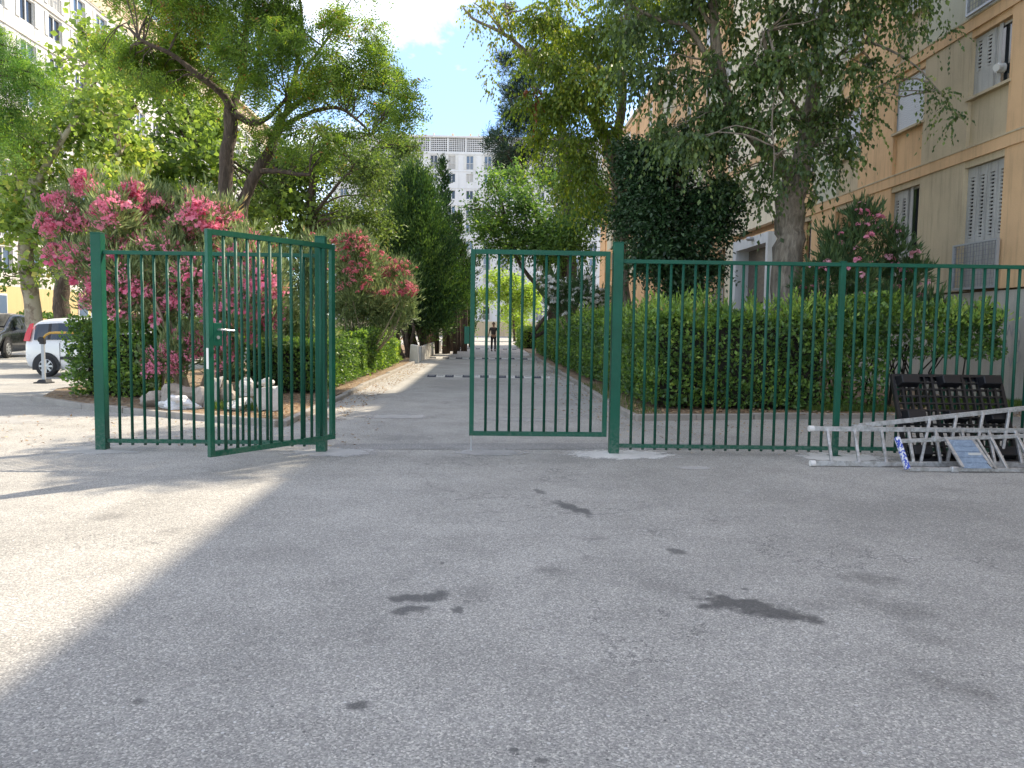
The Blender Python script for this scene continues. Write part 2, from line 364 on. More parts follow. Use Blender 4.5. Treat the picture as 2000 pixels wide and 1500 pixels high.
# ---------------------------------------------------------------- foliage
def norm(a): return a / np.maximum(np.linalg.norm(a, axis=1, keepdims=True), 1e-9)
def leaf_mesh(name, P, D, N, Ln, W, tint, material, fold=.18):
    """one diamond shaped, slightly folded leaf per point"""
    n = len(P); D = norm(D); S = norm(np.cross(D, N)); N = np.cross(S, D)
    Ln = np.broadcast_to(Ln, (n,))[:, None]; W = np.broadcast_to(W, (n,))[:, None]
    V = np.empty((n, 4, 3), np.float32)
    V[:, 0] = P; V[:, 2] = P + D * Ln
    mid = P + D * Ln * .45
    V[:, 1] = mid + S * W / 2 + N * W * fold; V[:, 3] = mid - S * W / 2 + N * W * fold
    me = bpy.data.meshes.new(name)
    me.vertices.add(n * 4); me.loops.add(n * 6); me.polygons.add(n * 2)
    me.vertices.foreach_set('co', V.reshape(-1))
    b = (np.arange(n) * 4)[:, None]
    idx = np.concatenate([b + 0, b + 1, b + 2, b + 0, b + 2, b + 3], 1).astype(np.int32).reshape(-1)
    me.loops.foreach_set('vertex_index', idx)
    me.polygons.foreach_set('loop_start', np.arange(0, n * 6, 3, dtype=np.int32))
    a = me.attributes.new('tint', 'FLOAT', 'FACE'); a.data.foreach_set('value', np.repeat(np.clip(tint, 0, 1), 2).astype(np.float32))
    me.materials.append(material); me.update(calc_edges=True)
    return me
def rdir(n, up=0.0, flat=1.0):
    d = rng.normal(size=(n, 3)); d[:, 2] *= flat; d = norm(d); d[:, 2] += up; return norm(d)

DF = 4.2
def sprays(clumps, mode, dens=1.0, leaf=.08, aspect=.5, k=7, ls=.45, up=.1, droop=.25, shell=.45):
    """leaves along short twigs inside ellipsoidal clumps -> arrays for leaf_mesh. clumps: rows x y z rx ry rz tint"""
    out = []
    for c in clumps:
        r = c[3:6]; area = PI * ((r[0] + r[1]) / 2) * r[2]
        m = max(3, int(DF * dens * area / (leaf * leaf * aspect * .5) / k))
        d = rdir(m); u = rng.random(m) ** (1 / 3.0); u = shell + (1 - shell) * u if shell else u
        u *= rng.random(m) ** .35
        S0 = c[:3] + d * r * u[:, None] * (1 - .35 * ls / max(r.mean(), .3))
        SD = norm(d * .9 + rdir(m) * .8 + np.array([0, 0, up]))
        ln = ls * (.6 + .8 * rng.random(m)); tw = c[6] + rng.normal(0, .13, m)
        t = (np.arange(k) + .6) / k
        T = np.tile(t, m); I = np.repeat(np.arange(m), k)
        P = S0[I] + SD[I] * (ln[I] * T)[:, None]; P[:, 2] -= droop * (T ** 1.6) * ln[I]
        sd = norm(np.cross(SD, rdir(m, .6)))
        sg = np.where(np.tile(np.arange(k) % 2, m) == 0, 1.0, -1.0)[:, None]
        tang = SD[I].copy(); tang[:, 2] -= droop * 1.6 * T ** .6
        if mode == 'pinnate':
            D = norm(sd[I] * sg + tang * .35 + rdir(m * k) * .18); N = norm(np.cross(norm(tang), sd[I])) + rdir(m * k) * .15
        elif mode == 'droop':
            D = norm(tang * .5 + rdir(m * k) * .5 + np.array([0, 0, -.7])); N = rdir(m * k)
        elif mode == 'needle':
            D = norm(tang * .7 + rdir(m * k) * .75 + np.array([0, 0, .25])); N = rdir(m * k)
        elif mode == 'up':
            D = norm(tang * .6 + rdir(m * k) * .35 + np.array([0, 0, .55])); N = rdir(m * k)
        else:
            D = norm(sd[I] * sg * .7 + tang * .5 + rdir(m * k) * .5); N = rdir(m * k, .7)
        sz = leaf * (.7 + .6 * rng.random(m * k))
        tint = tw[I] + rng.normal(0, .16, m * k)
        out.append((P, D, N, sz, sz * aspect, tint))
    return [np.concatenate([o[i] for o in out]) for i in range(6)]

def clump_rows(lst, Y, spread=1.0, flat=1.0, tint=.45, dy=.0, sub=3):
    """photo-measured clumps (px, py, radius px[, Y]) at distance Y, each broken into a few uneven lumps"""
    rows = []
    for e in lst:
        px, py, r = e[:3]; y0 = (e[3] if len(e) > 3 else Y) + rng.uniform(-dy, dy)
        c = at(px, py, y0); R = r / 1500 * y0
        for _ in range(sub):
            o = rdir(1)[0] * R * .62 * spread; o[2] *= flat
            rr = R * rng.uniform(.5, .78)
            rows.append([*(c + o), rr, rr * 1.1, rr * flat * rng.uniform(.65, 1.0), tint + rng.normal(0, .10)])
    return np.array(rows)

def limb(mb, pts, r0, r1, n=8, wob=.0):
    pts = [np.array(p, float) for p in pts]; P = []
    for i in range(len(pts) - 1):          # Catmull-Rom
        p0, p1, p2, p3 = pts[max(i - 1, 0)], pts[i], pts[i + 1], pts[min(i + 2, len(pts) - 1)]
        st = 4
        for s in range(st):
            t = s / st
            P.append(.5 * (2 * p1 + (p2 - p0) * t + (2 * p0 - 5 * p1 + 4 * p2 - p3) * t * t + (3 * p1 - p0 - 3 * p2 + p3) * t ** 3))
    P.append(pts[-1]); m = len(P)
    if wob: P = [p + rng.normal(0, wob, 3) * (0 < i < m - 1) for i, p in enumerate(P)]
    R = [(r0 + (r1 - r0) * (i / (m - 1)) ** .85) * rng.uniform(.93, 1.07) for i in range(m)]
    mb.tube(P, R, n); return P

def tree(name, label, base, Y, limbs, rows, material, bark, mode='leaf', branches=True, group='trees along the lane', br=.035, cat='tree', sub_leaf=None, extra_twigs=0, **kw):
    """limbs: lists of ((px, py[, Y])..., r0, r1) measured in the photograph; rows: clumps"""
    b = Vector(base); t = thing(name, label, cat, b, 0, group)
    mb = MB(); skel = []
    for pts, r0, r1 in limbs:
        w = [at(p[0], p[1], p[2] if len(p) > 2 else Y) if p[0] is not None else np.array(p[1:]) for p in pts]
        skel += limb(mb, w, r0, r1, 9 if r0 > .1 else 6, r0 * .08)
    if branches and skel:
        S = np.array(skel); S = S[S[:, 2] > S[:, 2].max() * .18]
        for c in rows:
            d = np.linalg.norm(S - c[:3], axis=1) + np.maximum(0, S[:, 2] - c[2]) * .8
            s = S[d.argmin()]; e = c[:3]; q = s + (e - s) * .5 + np.array([0, 0, .12 * np.linalg.norm(e - s)]) + rng.normal(0, .08, 3)
            limb(mb, [s, q, e + rng.normal(0, .1, 3)], br * rng.uniform(.7, 1.3), br * .35, 5, .015)
            for _ in range(2 + extra_twigs):
                f = e + rdir(1)[0] * c[3:6] * .95; g = e + (f - e) * .5 + rng.normal(0, .06, 3)
                mb.tube([e, g, f], [br * .35, br * .22, br * .1], 4)
    mb.build('trunk', bark, t, world=True, smooth=True)
    P, D, N, Ln, W, T = sprays(rows, mode, **kw)
    P = P - np.array(b)
    o = link('crown', leaf_mesh('crown', P, D, N, Ln, W, T, material), t)
    return t
#SECTION2
# ---------------------------------------------------------------- ground
def sheet(name, pts, z, m, kind='structure', thick=0.0):
    mb = MB()
    if thick: mb.prism([(x, y, z - thick) for x, y in pts], (0, 0, thick))
    else: mb.poly([(x, y, z) for x, y in pts])
    return tag(mb.build(name, m), kind=kind)
sheet('ground', [(-260, -60), (260, -60), (260, 420), (-260, 420)], 0, m_asph)
LEFT_BED = [(-2.98, 11.1), (-2.98, 58), (-8.7, 58), (-8.9, 16.2), (-8.2, 14.4), (-6.7, 13.1), (-4.9, 12.1), (-3.6, 11.4)]
RIGHT_BED = [(2.46, 12.3), (10.4, 13.6), (10.4, 72), (2.46, 72)]
def bed(name, poly, m):
    """soil sheet a hand's breadth above the asphalt, its surface uneven"""
    mb = MB(); mb.prism([(x, y, 0) for x, y in poly], (0, 0, .07)); return tag(mb.build(name, m), kind='structure')
bed('planting_bed', LEFT_BED, m_soil); bed('planting_bed', RIGHT_BED, m_soil)
sheet('soil', [(-60, 44), (-30, 44), (-9.2, 62), (-9.2, 100), (-60, 100)], .012, m_soil)

def kerb_run(name, pts, w=.12, h=.085, ln=1.0, m=m_kerb):
    root = bpy.data.objects.new(name, None); COL.objects.link(root); tag(root, kind='structure')
    for a, b in zip(pts[:-1], pts[1:]):
        a = np.array(a); b = np.array(b); d = np.linalg.norm(b - a); n = max(1, int(round(d / ln))); an = math.atan2(*(b - a)[::-1])
        me = MB().box(-d / n / 2 + .006, d / n / 2 - .006, -w / 2, w / 2, -.05, h).mesh('kerb_stone', m)
        for i in range(n):
            c = a + (b - a) * (i + .5) / n
            o = link('kerb_stone', me, root, (c[0] + rng.normal(0, .006), c[1] + rng.normal(0, .006), rng.normal(0, .007)), (rng.normal(0, .01), rng.normal(0, .006), an + rng.normal(0, .006)))
            md = o.modifiers.new('bevel', 'BEVEL'); md.width = .012; md.segments = 2
    return root
kerb_run('kerb', [(-2.9, 11.0), (-2.9, 30.5)]); kerb_run('kerb', [(-2.92, 51), (-2.92, 62)], ln=2)
kerb_run('kerb', [(-2.95, 10.95), (-4.9, 12.0), (-6.7, 13.0), (-8.3, 14.3)], h=.09)
kerb_run('kerb', [(2.38, 12.2), (2.38, 42)]); kerb_run('kerb', [(2.4, 12.15), (10.4, 13.5)], h=.095)

# mortar pads round the post feet and pale spills: irregular thin sheets
def blob(cx, cy, rx, ry, n=26, w=.25, seed=0):
    r = np.random.default_rng(seed); ph = r.uniform(0, 6.28, 4)
    out = []
    for i in range(n):
        a = 2 * PI * i / n; k = 1 + w * (math.sin(2 * a + ph[0]) * .4 + math.sin(3 * a + ph[1]) * .35 + math.sin(5 * a + ph[2]) * .3) + r.normal(0, w * .18)
        out.append((cx + rx * k * math.cos(a), cy + ry * k * math.sin(a)))
    return out
def fade_pad(name, cx, cy, rx, ry, seed, col=(.58, .56, .52), amt=.8):
    m = concrete_mat(name, col, amp=.25); k = NT(m)
    tb = k.n('ShaderNodeBsdfTransparent'); mx = k.n('ShaderNodeMixShader'); p = k.pos()
    q = k.scale(p, (1 / rx, 1 / ry, 0), (-cx / rx, -cy / ry, 0)); ln = k.n('ShaderNodeVectorMath', operation='LENGTH'); k.l(q, ln.inputs[0])
    nn = k.noise(p, 7, 6, .7); nf = k.noise(p, 60, 3, .7)
    v = k.math('SUBTRACT', k.math('ADD', k.math('MULTIPLY', nn, 1.15), k.math('MULTIPLY', nf, .45)), k.math('MULTIPLY', ln.outputs['Value'], .62))
    f = k.ramp(v, [(.08, 0.0), (.34, amt)]); k.l(f, mx.inputs[0]); k.l(tb.outputs[0], mx.inputs[1]); k.l(k.b.outputs[0], mx.inputs[2])
    k.l(mx.outputs[0], k.t.nodes['Material Output'].inputs['Surface'])
    sheet('mortar_patch', blob(cx, cy, rx * 1.3, ry * 1.3, seed=seed), .004 + .001 * (seed % 3), m)
fade_pad('pad_a', -4.40, 8.80, .55, .36, 1, (.52, .51, .48), .75); fade_pad('pad_b', -1.75, 8.78, .50, .34, 2, (.56, .55, .53))
fade_pad('pad_c', 1.58, 8.80, .62, .36, 3, (.72, .70, .66), .95); fade_pad('pad_d', 4.12, 8.72, .55, .34, 4, (.66, .64, .60), .95)
fade_pad('pad_e', .05, 8.86, .42, .26, 5, (.52, .51, .49), .6); fade_pad('pad_f', -1.45, 12.35, .55, .30, 6, (.52, .5, .47), .8)
fade_pad('pad_g', .55, 12.1, .60, .24, 7, (.5, .49, .46), .7); fade_pad('pad_h', 2.2, 7.95, .22, .1, 8, (.6, .58, .55), .6)
fade_pad('pad_i', -7.4, 11.4, 1.2, .5, 9, (.5, .49, .47), .6)
# shallow trench repair across the lane at the gate line
sheet('asphalt_patch', [(-1.85, 8.98), (2.9, 9.25), (2.9, 9.75), (1.2, 9.66), (-1.85, 9.42)], .0035, m_asph2)

# speed bumps: black and white rubber blocks, each a part
m_bw = concrete_mat('bump_white', (.60, .58, .54), amp=.25); m_bb = concrete_mat('bump_black', (.06, .065, .085), amp=.3)
def speed_bump(Y, x0, x1, n, label, white_first=False, h=.045, d=.62):
    t = thing('speed_bump', label, 'speed bump', ((x0 + x1) / 2, Y, 0), 0, 'speed bumps across the lane'); w = (x1 - x0) / n
    ms = []
    for m in (m_bb, m_bw):
        mb = MB(); mb.prism([(-w / 2 + .004, -d / 2, 0), (-w / 2 + .004, -d / 2 + .08, h * .8), (-w / 2 + .004, 0, h), (-w / 2 + .004, d / 2 - .08, h * .8), (-w / 2 + .004, d / 2, 0)], (w - .008, 0, 0))
        dot = 1 - ms.__len__()
        for sx in (-.22, 0, .22): mb.box(sx * w - .02, sx * w + .02, -d * .3, -d * .3 + .05, h * .75, h * 1.0, 1)
        ms.append(mb.mesh('rubber_block', [m, m_bw if m is m_bb else m_bb]))
    for i in range(n):
        o = link('rubber_block', ms[(i + white_first) % 2], t, (x0 + w * (i + .5) - (x0 + x1) / 2, 0, .002))
    return t
speed_bump(22.55, -1.72, 1.85, 14, 'near black and white speed bump lying right across the lane')
speed_bump(35.9, -2.65, 2.2, 16, 'second black and white speed bump, in the band of sun and shade before the person', d=.7)
speed_bump(52, -2.6, 2.3, 16, 'farthest speed bump, faded and dark, on the lane behind the person', d=.7)

# ---------------------------------------------------------------- right apartment block (facade faces the lane)
FX = 10.5
C_OR, C_BE, C_GR, C_CR = (.70, .45, .24), (.54, .44, .29), (.53, .51, .39), (.74, .66, .50)
m_or = wall_mat('render_orange', C_OR, .45); m_be = wall_mat('render_beige', C_BE, .5); m_gr = wall_mat('render_greygreen', C_GR); m_cr = wall_mat('render_cream', C_CR)
m_plinth = wall_mat('render_plinth', (.52, .485, .41), .5); m_wframe = wall_mat('white_portal', (.60, .62, .64), .3); m_brown = wall_mat('render_brown', (.30, .185, .10), .5)
m_shut = wall_mat('shutter_grey', (.46, .45, .42), .6, .8); m_shut_o = wall_mat('shutter_orange', (.40, .25, .12), .5, .8)
m_blind = mat('roller_blind', (.62, .64, .68), .6); m_frame = mat('window_frame_white', (.60, .59, .56), .6)
m_glass = mat('window_glass', (.025, .03, .035), .08, 0, .8); m_glass_b = mat('window_glass_sky', (.10, .15, .22), .12, 0, .8); m_curtain = mat('curtain', (.45, .44, .42), .9)
m_rail = mat('rail_grey', (.40, .42, .44), .5, .5)
bld = thing('apartment_block', 'long ochre and beige apartment block with shutters and railings behind the clipped hedge', 'apartment block', (FX, 16, 0))
def rb(y0, y1, d0, d1, z0, z1, m, name, parent=None):
    """box on the right facade; d = metres out from the facade plane towards the lane"""
    return MB().box(FX - d1, FX - d0, y0, y1, z0, z1).build(name, m, parent or bld, world=True)
MB().box(FX + .28, FX + 11, -6, 72, 0, 16.9).build('core', m_brown, bld, world=True)
for nm, a, b in (('end_wall', -6.4, -6.0), ('end_wall', 72, 72.3)): rb(a, b, -11, 0.02, 0, 17.1, m_or, nm)
BANDS = [2.4, 5.25, 8.05, 10.85, 13.65, 16.45]
ENT0, ENT1 = 28.0, 33.0
# window bays: (y0, y1); solid runs between them carry one render colour each
bays = [(-3.4 + 3.15 * k, -2.1 + 3.15 * k) for k in range(6)] + [(15.62, 16.95), (18.7, 20.05), (21.9, 23.25), (24.95, 26.1), (34.0, 35.2), (37.2, 38.4), (40.6, 41.9), (44.0, 45.2), (47.4, 48.7), (50.4, 51.6), (54.6, 55.9), (58.0, 59.2), (61.4, 62.6), (64.8, 66.0), (68.2, 69.4)]
bays = [b for b in bays if b[1] < 15 or b[0] > 15]
# plinth with the vent opening at y 15.75-16.45
for (a, b, z0, z1) in ((-6, 15.72, 0, 2.36), (15.72, 16.5, 0, 1.66), (15.72, 16.5, 2.06, 2.36), (16.5, ENT0, 0, 2.36), (ENT1, 72, 0, 2.36)):
    rb(a, b, -.28, -.045, z0, z1, m_plinth, 'plinth')
rb(15.72, 16.5, -.275, -.22, 1.66, 2.06, m_dark, 'vent')  # near-black back plate, painting in the shade of the opening
for k, z in enumerate(BANDS):
    if z < 3: continue
    for (a, b) in (((-6, ENT0 - .02), (ENT1 + .02, 72)) if k == 1 else ((-6, 72),)):
        rb(a, b, -.28, .035, z, z + .25, m_or, 'floor_band')
        rb(a, b, -.28, .05, z + .25, z + .285, m_be, 'drip_edge')
runs = []; prev = -6.0
for (a, b) in bays: runs.append((prev, a)); prev = b
runs.append((prev, 72.0))
def run_mat(y0, y1, fl):
    c = (y0 + y1) / 2
    if 26 < c < 33.5: return m_cr
    if fl == 0: return m_be if 16 < c < 19 else m_or
    if 16.9 < c < 18.7: return m_be if fl == 1 else m_gr
    if 23.2 < c < 25 : return m_gr
    return [m_or, m_or, m_gr, m_or][int(c / 3.2 + fl) % 4]
def shutter_mesh(w, h, m, louvre=(.42, .92)):
    """panelled shutter leaf with a column of louvre slits"""
    mb = MB(); s = .3 * w; z0, z1 = h * louvre[0], h * louvre[1]
    mb.box(-.02, .02, 0, s, 0, h); mb.box(-.02, .02, w - s, w, 0, h); mb.box(-.02, .02, s, w - s, 0, z0); mb.box(-.02, .02, s, w - s, z1, h)
    n = int((z1 - z0) / .075)
    for i in range(n):
        z = z0 + (z1 - z0) * (i + .2) / n; mb.box(-.012, .016, s, w - s, z, z + (z1 - z0) / n * .5)
    return mb.mesh('shutter', m)
_sh = {}
def shutters(win, w, h, m, cols=4, shut=1.0, dx=-.03, side='all'):
    cw = w / cols; key = (round(cw, 3), round(h, 3), m.name)
    if key not in _sh: _sh[key] = shutter_mesh(cw - .008, h - .02, m)
    for i in range(cols):
        if side == 'near' and i >= cols * shut: continue
        if side == 'far' and i < cols * (1 - shut): continue
        link('shutter', _sh[key], win, (dx, i * cw + .004, .01), (0, 0, rng.normal(0, .03)))
def window_right(y0, y1, z0, z1, style):
    """one window of the block: frame, panes, shutters or blind in a recess"""
    w, h = y1 - y0, z1 - z0
    mb = MB(); f = .05
    for a in ((0, f, 0, h), (w - f, w, 0, h), (f, w - f, 0, f), (f, w - f, h - f, h), (w / 2 - .03, w / 2 + .03, f, h - f)): mb.box(0, .05, a[0], a[1], a[2], a[3])
    me = mb.mesh('window', m_frame if style != 'orange' else m_shut_o)
    o = link('window', me, bld, (FX + .15 - FX, y0 - 16, z0))
    g = MB().box(.02, .03, f, w - f, f, h - f).mesh('pane', m_glass); link('pane', g, o)
    if style == 'closed': shutters(o, w, h, m_shut)
    elif style == 'half': shutters(o, w, h, m_shut, 4, .5, -.03, 'far'); link('curtain', MB().box(0, .015, w * .32, w * .40, 0, h).mesh('curtain', m_curtain), o, (-.06, 0, 0))
    elif style == 'orange': shutters(o, w, h, m_shut_o, 2, .5, -.03, 'far')
    elif style == 'blind':
        mb = MB(); n = int(h / .055)
        for i in range(n): mb.box(-.012, .012, .02, w - .02, h * i / n, h * (i + .82) / n)
        mb.box(.004, .010, .02, w - .02, 0, h); link('roller_blind', mb.mesh('roller_blind', m_blind), o, (-.05, 0, 0))
        mb = MB(); mb.box(-.03, .02, 0, .03, 0, h); mb.box(-.03, .02, w - .03, w, 0, h); mb.box(-.03, .02, 0, w, -.03, 0); link('blind_guide', mb.mesh('blind_guide', m_rail), o, (-.05, 0, 0))
    return o
m_mesh = mat('wire_mesh', (.22, .23, .25), .6, .2)
def railing(y0, y1, z0, z1, d=.10):
    r = thing_part('railing', bld, (FX - d - FX, y0 - 16, z0)); w, h = y1 - y0, z1 - z0
    mb = MB()
    for q in ((0, .04, 0, h), (w - .05, w, 0, h)): mb.box(-.03, .03, *q)
    mb.box(-.03, .03, .04, w - .05, h - .035, h); mb.box(-.03, .03, .04, w - .05, 0, .05)
    link('frame', mb.mesh('frame', m_rail), r)
    mb = MB(); n = int(w / .10)
    for i in range(1, n): mb.box(-.004, .004, w * i / n - .0035, w * i / n + .0035, .05, h - .035)
    n = int(h / .10)
    for i in range(1, n): mb.box(-.0055, .0025, .04, w - .05, h * i / n - .0035, h * i / n + .0035)
    link('wire_mesh', mb.mesh('wire_mesh', m_mesh), r)
    return r
def thing_part(name, parent, loc):
    o = bpy.data.objects.new(name, None); COL.objects.link(o); o.parent = parent; o.location = loc; return o
styles = ['closed', 'half', 'orange', 'dark', 'closed', 'blind']
for fl in range(5):
    zb = BANDS[fl] + (.0 if fl == 0 else .285); zt = BANDS[fl + 1]
    for (a, b) in runs:
        if fl == 0 and b > 27.9 and a < 33.1:
            segs = [(a, ENT0), (ENT1, b)]
        else: segs = [(a, b)]
        for (p, q) in segs:
            if q - p > .05: rb(p, q, -.28, 0, zb, zt, run_mat(a, b, fl), 'wall_panel')
    for i, (a, b) in enumerate(bays):
        french = fl == 0 or (fl > 1 and i % 3 == 0)
        near = 15 < a < 24
        sill = zb + .04 if french else zb + 1.08
        top = zt - .15
        if not french:
            rb(a, b, -.28, -.085, zb, sill - .06, m_be if (i + fl) % 2 else m_or, 'spandrel')
            rb(a - .06, b + .06, -.28, .04, sill - .06, sill, m_be, 'sill')
        rb(a, b, -.28, -.02, top, zt, m_be if fl == 0 else m_or, 'lintel')
        if a < 14 and fl > 1: st = 'closed'
        elif fl == 0: st = {15.62: 'closed', 18.7: 'half', 21.9: 'orange', 24.95: 'orange', 34.0: 'orange'}.get(a, styles[(i * 5) % 4])
        elif fl == 1: st = {15.62: 'half', 18.7: 'blind', 21.9: 'blind', 24.95: 'dark', 34.0: 'orange'}.get(a, styles[(i * 5 + 1) % 5])
        else: st = styles[(i * 3 + fl * 2) % 6]
        wd = window_right(a, b, sill, top, st)
        if french and i % 2 == 0: railing(a - .12, b + .06, sill - .02, sill + .98)
# extractor vent in the upper window nearest the camera
mb = MB(); mb.tube([(FX - .02, 16.0, 6.96), (FX + .13, 16.0, 6.96)], .10, 14); mb.tube([(FX - .10, 15.9, 6.93), (FX + .02, 15.95, 6.96)], .075, 12)
mb.build('vent_pipe', m_frame, bld, world=True, smooth=False)
# entrance: white portal, tiled recess and door
mb = MB()
for q in ((ENT0, ENT0 + .22, 0, 5.1), (ENT1 - .5 - .9, ENT1 - .9 - .25, 0, 5.1)): mb.box(FX - .30, FX + .28, *q)
mb.box(FX - .30, FX + .28, ENT0 + .22, ENT1 - 1.4, 4.72, 5.1); mb.build('portal', m_wframe, bld, world=True)
rb(ENT1 - 1.15, ENT1, -.28, -.02, 0, 5.25, m_wframe, 'wall_panel'); rb(ENT0, ENT1 - 1.15, -.28, -.03, 5.1, 5.25, m_or, 'lintel')
m_tile = mat('tile_brown', (.11, .095, .08), .45); _k = NT(m_tile); _b = _k.n('ShaderNodeTexBrick'); _b.inputs['Scale'].default_value = 5; _b.inputs['Color1'].default_value = (.13, .11, .09, 1); _b.inputs['Color2'].default_value = (.08, .07, .06, 1); _b.inputs['Mortar'].default_value = (.03, .03, .03, 1); _b.inputs['Mortar Size'].default_value = .012; _b.inputs['Brick Width'].default_value = .9; _b.inputs['Row Height'].default_value = .3
_s = _k.n('ShaderNodeSeparateXYZ'); _k.l(_k.pos(), _s.inputs[0]); _c = _k.n('ShaderNodeCombineXYZ'); _k.l(_s.outputs['Y'], _c.inputs['X']); _k.l(_s.outputs['Z'], _c.inputs['Y']); _k.l(_c.outputs[0], _b.inputs['Vector']); _k.color(_b.outputs['Color'])
rb(ENT0 + .22, ENT1 - 1.4, -.27, -.24, 0, 4.72, m_tile, 'tiled_recess'); 
ds = rb(ENT0 + .7, ENT0 + 1.9, -.24, -.18, 0, 2.6, m_dark, 'door')
rb(ENT0 + 1.9, ENT1 - 1.42, -.24, -.12, 1.5, 1.75, m_rail, 'letter_boxes')
MB().lathe([(0, .0), (.12, 0), (.16, .07), (.12, .14), (0, .16)], (FX - .42, ENT0 + 1.6, 4.93), 14, 'z').build('wall_lamp', m_rail, bld, world=True)
# roof slab
MB().box(FX - .03, FX + 11.2, -6.5, 72.4, 16.96, 17.2).build('roof', m_be, bld, world=True)
# faint grey graffiti strokes on the plinth
m_graf = mat('grey_spray', (.36, .35, .35), .9)
mb = MB(); gx = FX + .045 - .004
def stroke(pts, w=.022):
    for a, b in zip(pts[:-1], pts[1:]):
        a = np.array(a); b = np.array(b); d = (b - a); l = np.linalg.norm(d); n_ = np.array([-d[1], d[0]]) / max(l, 1e-6) * w / 2
        q = [a + n_, b + n_, b - n_, a - n_]; mb.poly([(gx, p[0], p[1]) for p in q])
arc = lambda cy, cz, ry, rz, a0, a1, n=9: [(cy + ry * math.cos(a0 + (a1 - a0) * i / n), cz + rz * math.sin(a0 + (a1 - a0) * i / n)) for i in range(n + 1)]
stroke([(15.35, 1.72), (15.28, 1.45), (15.22, 1.66), (15.14, 1.42)]); stroke([(15.42, 1.3), (15.30, 1.36), (15.26, 1.22), (15.36, 1.2)]); stroke(arc(15.02, 1.40, .14, .19, .3, 5.2)); stroke([(15.05, 1.32), (14.9, 1.34), (14.92, 1.18)])
stroke(arc(14.95, 1.02, .10, .12, 1.2, 6.0)); stroke([(15.2, 1.0), (15.12, .82), (15.06, 1.0), (14.98, .84)]); stroke(arc(14.62, 1.10, .12, .22, .8, 5.4)); stroke([(14.5, 1.3), (14.45, .9)])
mb.build('graffiti', m_graf, bld, world=True)

# ---------------------------------------------------------------- far white block and left cream block
m_far = wall_mat('render_white', (.66, .66, .66), .25, .85, .3); m_left = wall_mat('render_ivory', (.66, .62, .55), .3, .85, .3); m_yel = wall_mat('render_yellow', (.60, .46, .22), .25, .85, .4)
m_ivy = wall_mat('render_sand', (.58, .47, .31), .3, .85, .4)
def box_on(axis, plane):
    """axis 'y-': facade faces -Y at y=plane, u runs along x; 'x+': faces +X at x=plane, u runs along y"""
    def f(mb, u0, u1, d0, d1, z0, z1, mi=0):
        if axis == 'y-': mb.box(u0, u1, plane - d1, plane - d0, z0, z1, mi)
        else: mb.box(plane + d0, plane + d1, u0, u1, z0, z1, mi)
        return mb
    return f
def far_window(kind, axis, w, h, glass):
    B = box_on(axis, 0); a = MB(); f = .07
    for q in ((0, f, 0, h), (w - f, w, 0, h), (f, w - f, 0, f), (f, w - f, h - f, h), (w / 2 - .05, w / 2 + .05, f, h - f)): B(a, q[0], q[1], -.16, -.08, q[2], q[3])
    if kind == 'french':
        for i in range(9): B(a, w * i / 8 - .015, w * i / 8 + .015, 0, .03, .05, h * .42)
        B(a, -.02, w + .02, 0, .05, h * .42, h * .42 + .06)
    if kind != 'plain':
        for q in ((-.42, -.02), (w + .02, w + .42)): B(a, q[0], q[1], .01, .06, 0, h)
    p = B(MB(), f, w - f, -.19, -.17, f, h - f)
    return a, p
def facade(name, label, axis, plane, u0, u1, top, floors, bay, loc, mats, cat, depth=14, u_first=0, french_rows=(), ground=None):
    B = box_on(axis, plane); t = thing(name, label, cat, loc)
    m_w = mats[0]
    B(MB(), u0, u1, -depth, -.25, 0, top).build('core', m_dark if False else m_w, t, world=True)
    wall = MB(); spans = []
    us = []; u = u_first
    while u + 2 < u1: us.append(u); u += bay
    protos = {}
    for k, (z0, z1, kind, w, h, sill) in enumerate(floors):
        ww = w; prev = u0
        for c in us:
            a, b = c - ww / 2, c + ww / 2
            B(wall, prev, a, -.25, 0, z0, z1); prev = b
            B(wall, a, b, -.25, -.02, z0, z0 + sill); B(wall, a, b, -.25, -.02, z0 + sill + h, z1)
        B(wall, prev, u1, -.25, 0, z0, z1)
        B(wall, u0, u1, 0, .07, z1 - .10, z1)
    wall.build('wall', m_w, t, world=True)
    O = origin(t); fm = {}
    for k, (z0, z1, kind, w, h, sill) in enumerate(floors):
        for i, c in enumerate(us):
            gi = (i * 7 + k * 3) % 5; key = (kind, w, h, gi)
            if key not in fm:
                a, p = far_window(kind, axis, w, h, None)
                fm[key] = (a.mesh('window', mats[1]), p.mesh('pane', [m_glass, m_glass_b, m_curtain, m_glass, m_glass_b][gi]))
            base = (c - w / 2, plane, z0 + sill) if axis == 'y-' else (plane, c - w / 2, z0 + sill)
            if vis(base):
                o = link('window', fm[key][0], t, (base[0] - O.x, base[1] - O.y, base[2] - O.z)); link('pane', fm[key][1], o)
    return t, B
def vis(p, pad=60):
    v = CR.T @ (np.array(p, float) - EYE)
    if v[2] > -1: return False
    px, py = 1000 + 1500 * v[0] / -v[2], 750 - 1500 * v[1] / -v[2]
    return -pad < px < 2000 + pad and -pad < py < 1500
FLZ = [30.3 - 2.78 * k for k in range(11)]
fl = [(FLZ[k] - 2.78, FLZ[k], 'french' if k % 3 == 0 else 'plain', 1.2, 2.3 if k % 3 == 0 else 1.45, .25 if k % 3 == 0 else .92) for k in range(10)]
fb, B = facade('apartment_building', 'tall white apartment building closing the far end of the lane, lattice screens under its roof', 'y-', 131, -26, 34, 30.3, fl, 3.0, (4, 131, 0), (m_far, m_frame), 'apartment building', u_first=-24.2)
B(MB(), -26, 34, -.25, 0, 0, 2.5).build('ground_floor', m_ivy, fb, world=True)
